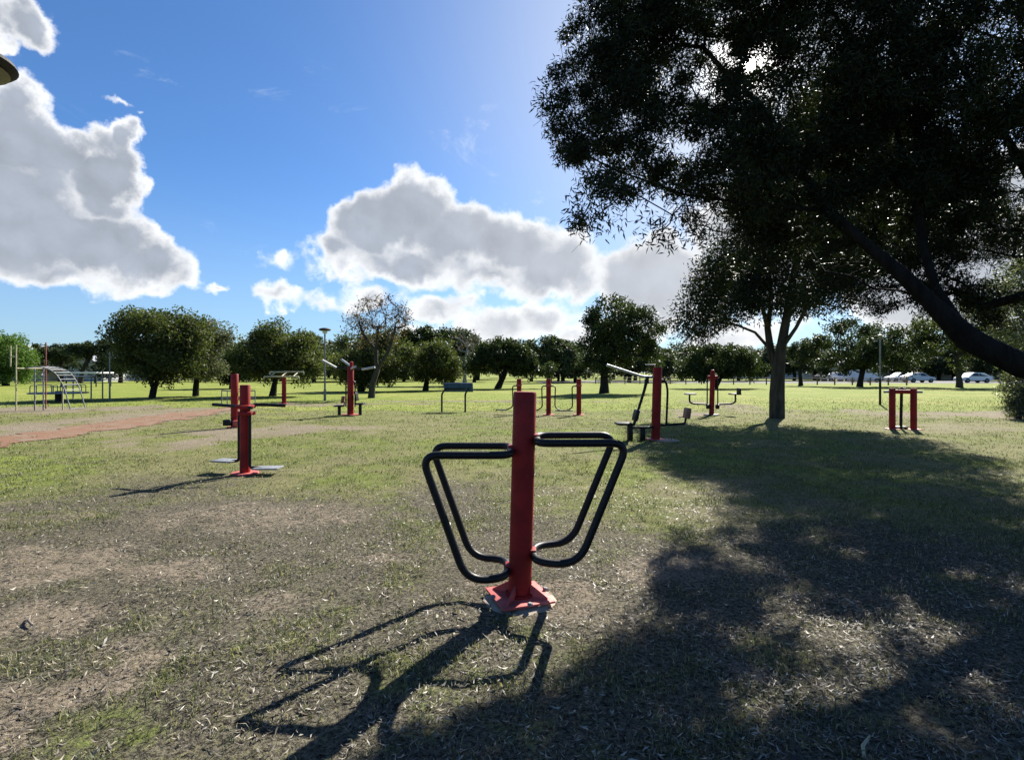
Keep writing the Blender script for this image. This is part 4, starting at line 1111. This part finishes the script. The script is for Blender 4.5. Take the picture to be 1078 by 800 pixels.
def car(px, y, rz, mat, label, van=False):
    x = (px - CX) / F * y
    root = empty('parked_car', x, y, rz); tag(root, label, 'car', 'cars parked beyond the fence')
    if van: prof = [(-2.2, .35), (2.15, .35), (2.2, .75), (2.05, 1.05), (1.45, 1.75), (1.2, 1.9), (-2.05, 1.92), (-2.22, 1.5)]
    else: prof = [(-2.05, .35), (2.05, .32), (2.12, .62), (1.95, .80), (1.15, .92), (.55, 1.40), (.2, 1.47), (-1.1, 1.45), (-1.75, 1.0), (-2.05, .92), (-2.12, .6)]
    me = MB().prism(prof, 1.72)
    bm = bmesh.new(); ms = bpy.data.meshes.new('body'); ms.from_pydata(me.v, [], me.f); bm.from_mesh(ms)
    bmesh.ops.recalc_face_normals(bm, faces=bm.faces)
    for v in bm.verts:
        if v.co.z > 1.0: v.co.y *= .80
    bmesh.ops.bevel(bm, geom=list(bm.edges), offset=.06, segments=2, affect='EDGES'); bm.to_mesh(ms); bm.free()
    ms.polygons.foreach_set('use_smooth', [True] * len(ms.polygons)); ms.set_sharp_from_angle(angle=R(35))
    link_mesh('body', ms, M[mat], root)
    if van: side = [[(-1.9, 1.2), (-.4, 1.2), (-.4, 1.75), (-1.85, 1.75)], [(-.25, 1.2), (1.6, 1.2), (1.25, 1.72), (-.25, 1.75)]]
    else: side = [[(-1.45, .97), (-.3, .97), (-.3, 1.36), (-1.0, 1.36)], [(-.2, .97), (.85, .97), (.4, 1.34), (-.2, 1.37)]]
    for sg in (-1, 1):
        for q in side:
            v = [(a, sg * (.865 if z < 1.0 else .865 * (.83 if not van else .83)), z) for a, z in q]
            MB().add(v + [(a, b - sg * .03, z) for a, b, z in v], [(0, 1, 2, 3), (7, 6, 5, 4), (0, 4, 5, 1), (1, 5, 6, 2), (2, 6, 7, 3), (3, 7, 4, 0)]).build('window', M['glass'], root)
        for wx in (-1.3, 1.35):
            w = MB(); 
            for rr, wd in ((.33, .2),): w.tube([(wx, sg * .86 - sg * wd, .33), (wx, sg * .87, .33)], rr, 20)
            o = w.build('wheel', M['rubber'], root); MB().tube([(wx, sg * .86, .33), (wx, sg * .885, .33)], .19, 14).build('rim', M['grey'], o)
        MB().box((2.08, sg * .6, .66), (.08, .32, .14), None, .02).build('headlight', M['pale'], root)
        MB().box((-2.09, sg * .62, .72), (.06, .24, .14), None, .02).build('tail_light', M['red'], root)
    return root
car(910, 80, R(5), 'car_white', 'white van nearest the slim pole, leftmost of the light vehicles', True)
car(948, 82, R(182), 'car_white', 'white car parked directly behind the pair of joined red posts')
car(966, 78, R(3), 'car_silver', 'silver car parked just right of the joined red posts')
car(1024, 76, R(178), 'car_white', 'white car parked alone at right under the heavy limb')
car(880, 86, R(0), 'car_silver', 'silver car parked between the slight tree and the white van')
car(872, 90, R(0), 'car_dark', 'dark car parked furthest left in the row of vehicles')

def fence(x0, y0, x1, y1, n, label, h=.9):
    root = empty('rail_fence', x0, y0, math.atan2(y1 - y0, x1 - x0)); tag(root, label, 'fence')
    L = math.hypot(x1 - x0, y1 - y0)
    for k in range(n): MB().box((L * k / (n - 1), 0, h / 2 - .05), (.13, .13, h + .1), None, .01).build('fence_post', M['wood'], root)
    for z in (.42, .80): MB().tube([(-.1, -.1, z), (L + .1, -.1, z)], .045, 8).build('rail', M['wood'], root)
fence(11, 70, 46, 62, 20, 'low wooden post and rail fence between the grass and the parked cars')
fence(-62, 74, -34, 76, 16, 'low wooden post and rail fence in front of the houses at left')
def road():
    m = coat('asphalt', (0.055, 0.055, 0.058), .9, .2, scale=1.5)
    v = [(4, 75.5, .012), (140, 68, .012), (140, 92, .012), (4, 95, .012)]
    tag(link_mesh('road', np_mesh('road', v, [(0, 1, 2, 3)]), m), kind='structure')
road()

# pale stick and dark droppings of bark lying in the foreground
def sticks():
    for (px, py, l, a, mt, lb) in ((912, 786, .16, 0.9, 'pale', 'thin pale stick lying in the shade at the lower right'), (726, 622, .12, .3, 'wood', 'short stick on the bare earth right of the nearest red post'), (32, 655, .16, 2.4, 'wood', 'dark scrap of bark on the sandy patch at the left edge')):
        x, y = gp(px, py); z = float(gheight(np.array([x]), np.array([y]))[0]) + .012
        b = MB().tube([(-l / 2, 0, 0), (-.1 * l, .01, .008), (l / 2, -.006, .004)], [.006, .008, .004], 7)
        o = b.build('stick', M['wood'] if mt == 'wood' else M['yellow'], None, 60); o.location = (x, y, z); o.rotation_euler = (0, 0, a); tag(o, lb, 'stick')
sticks()
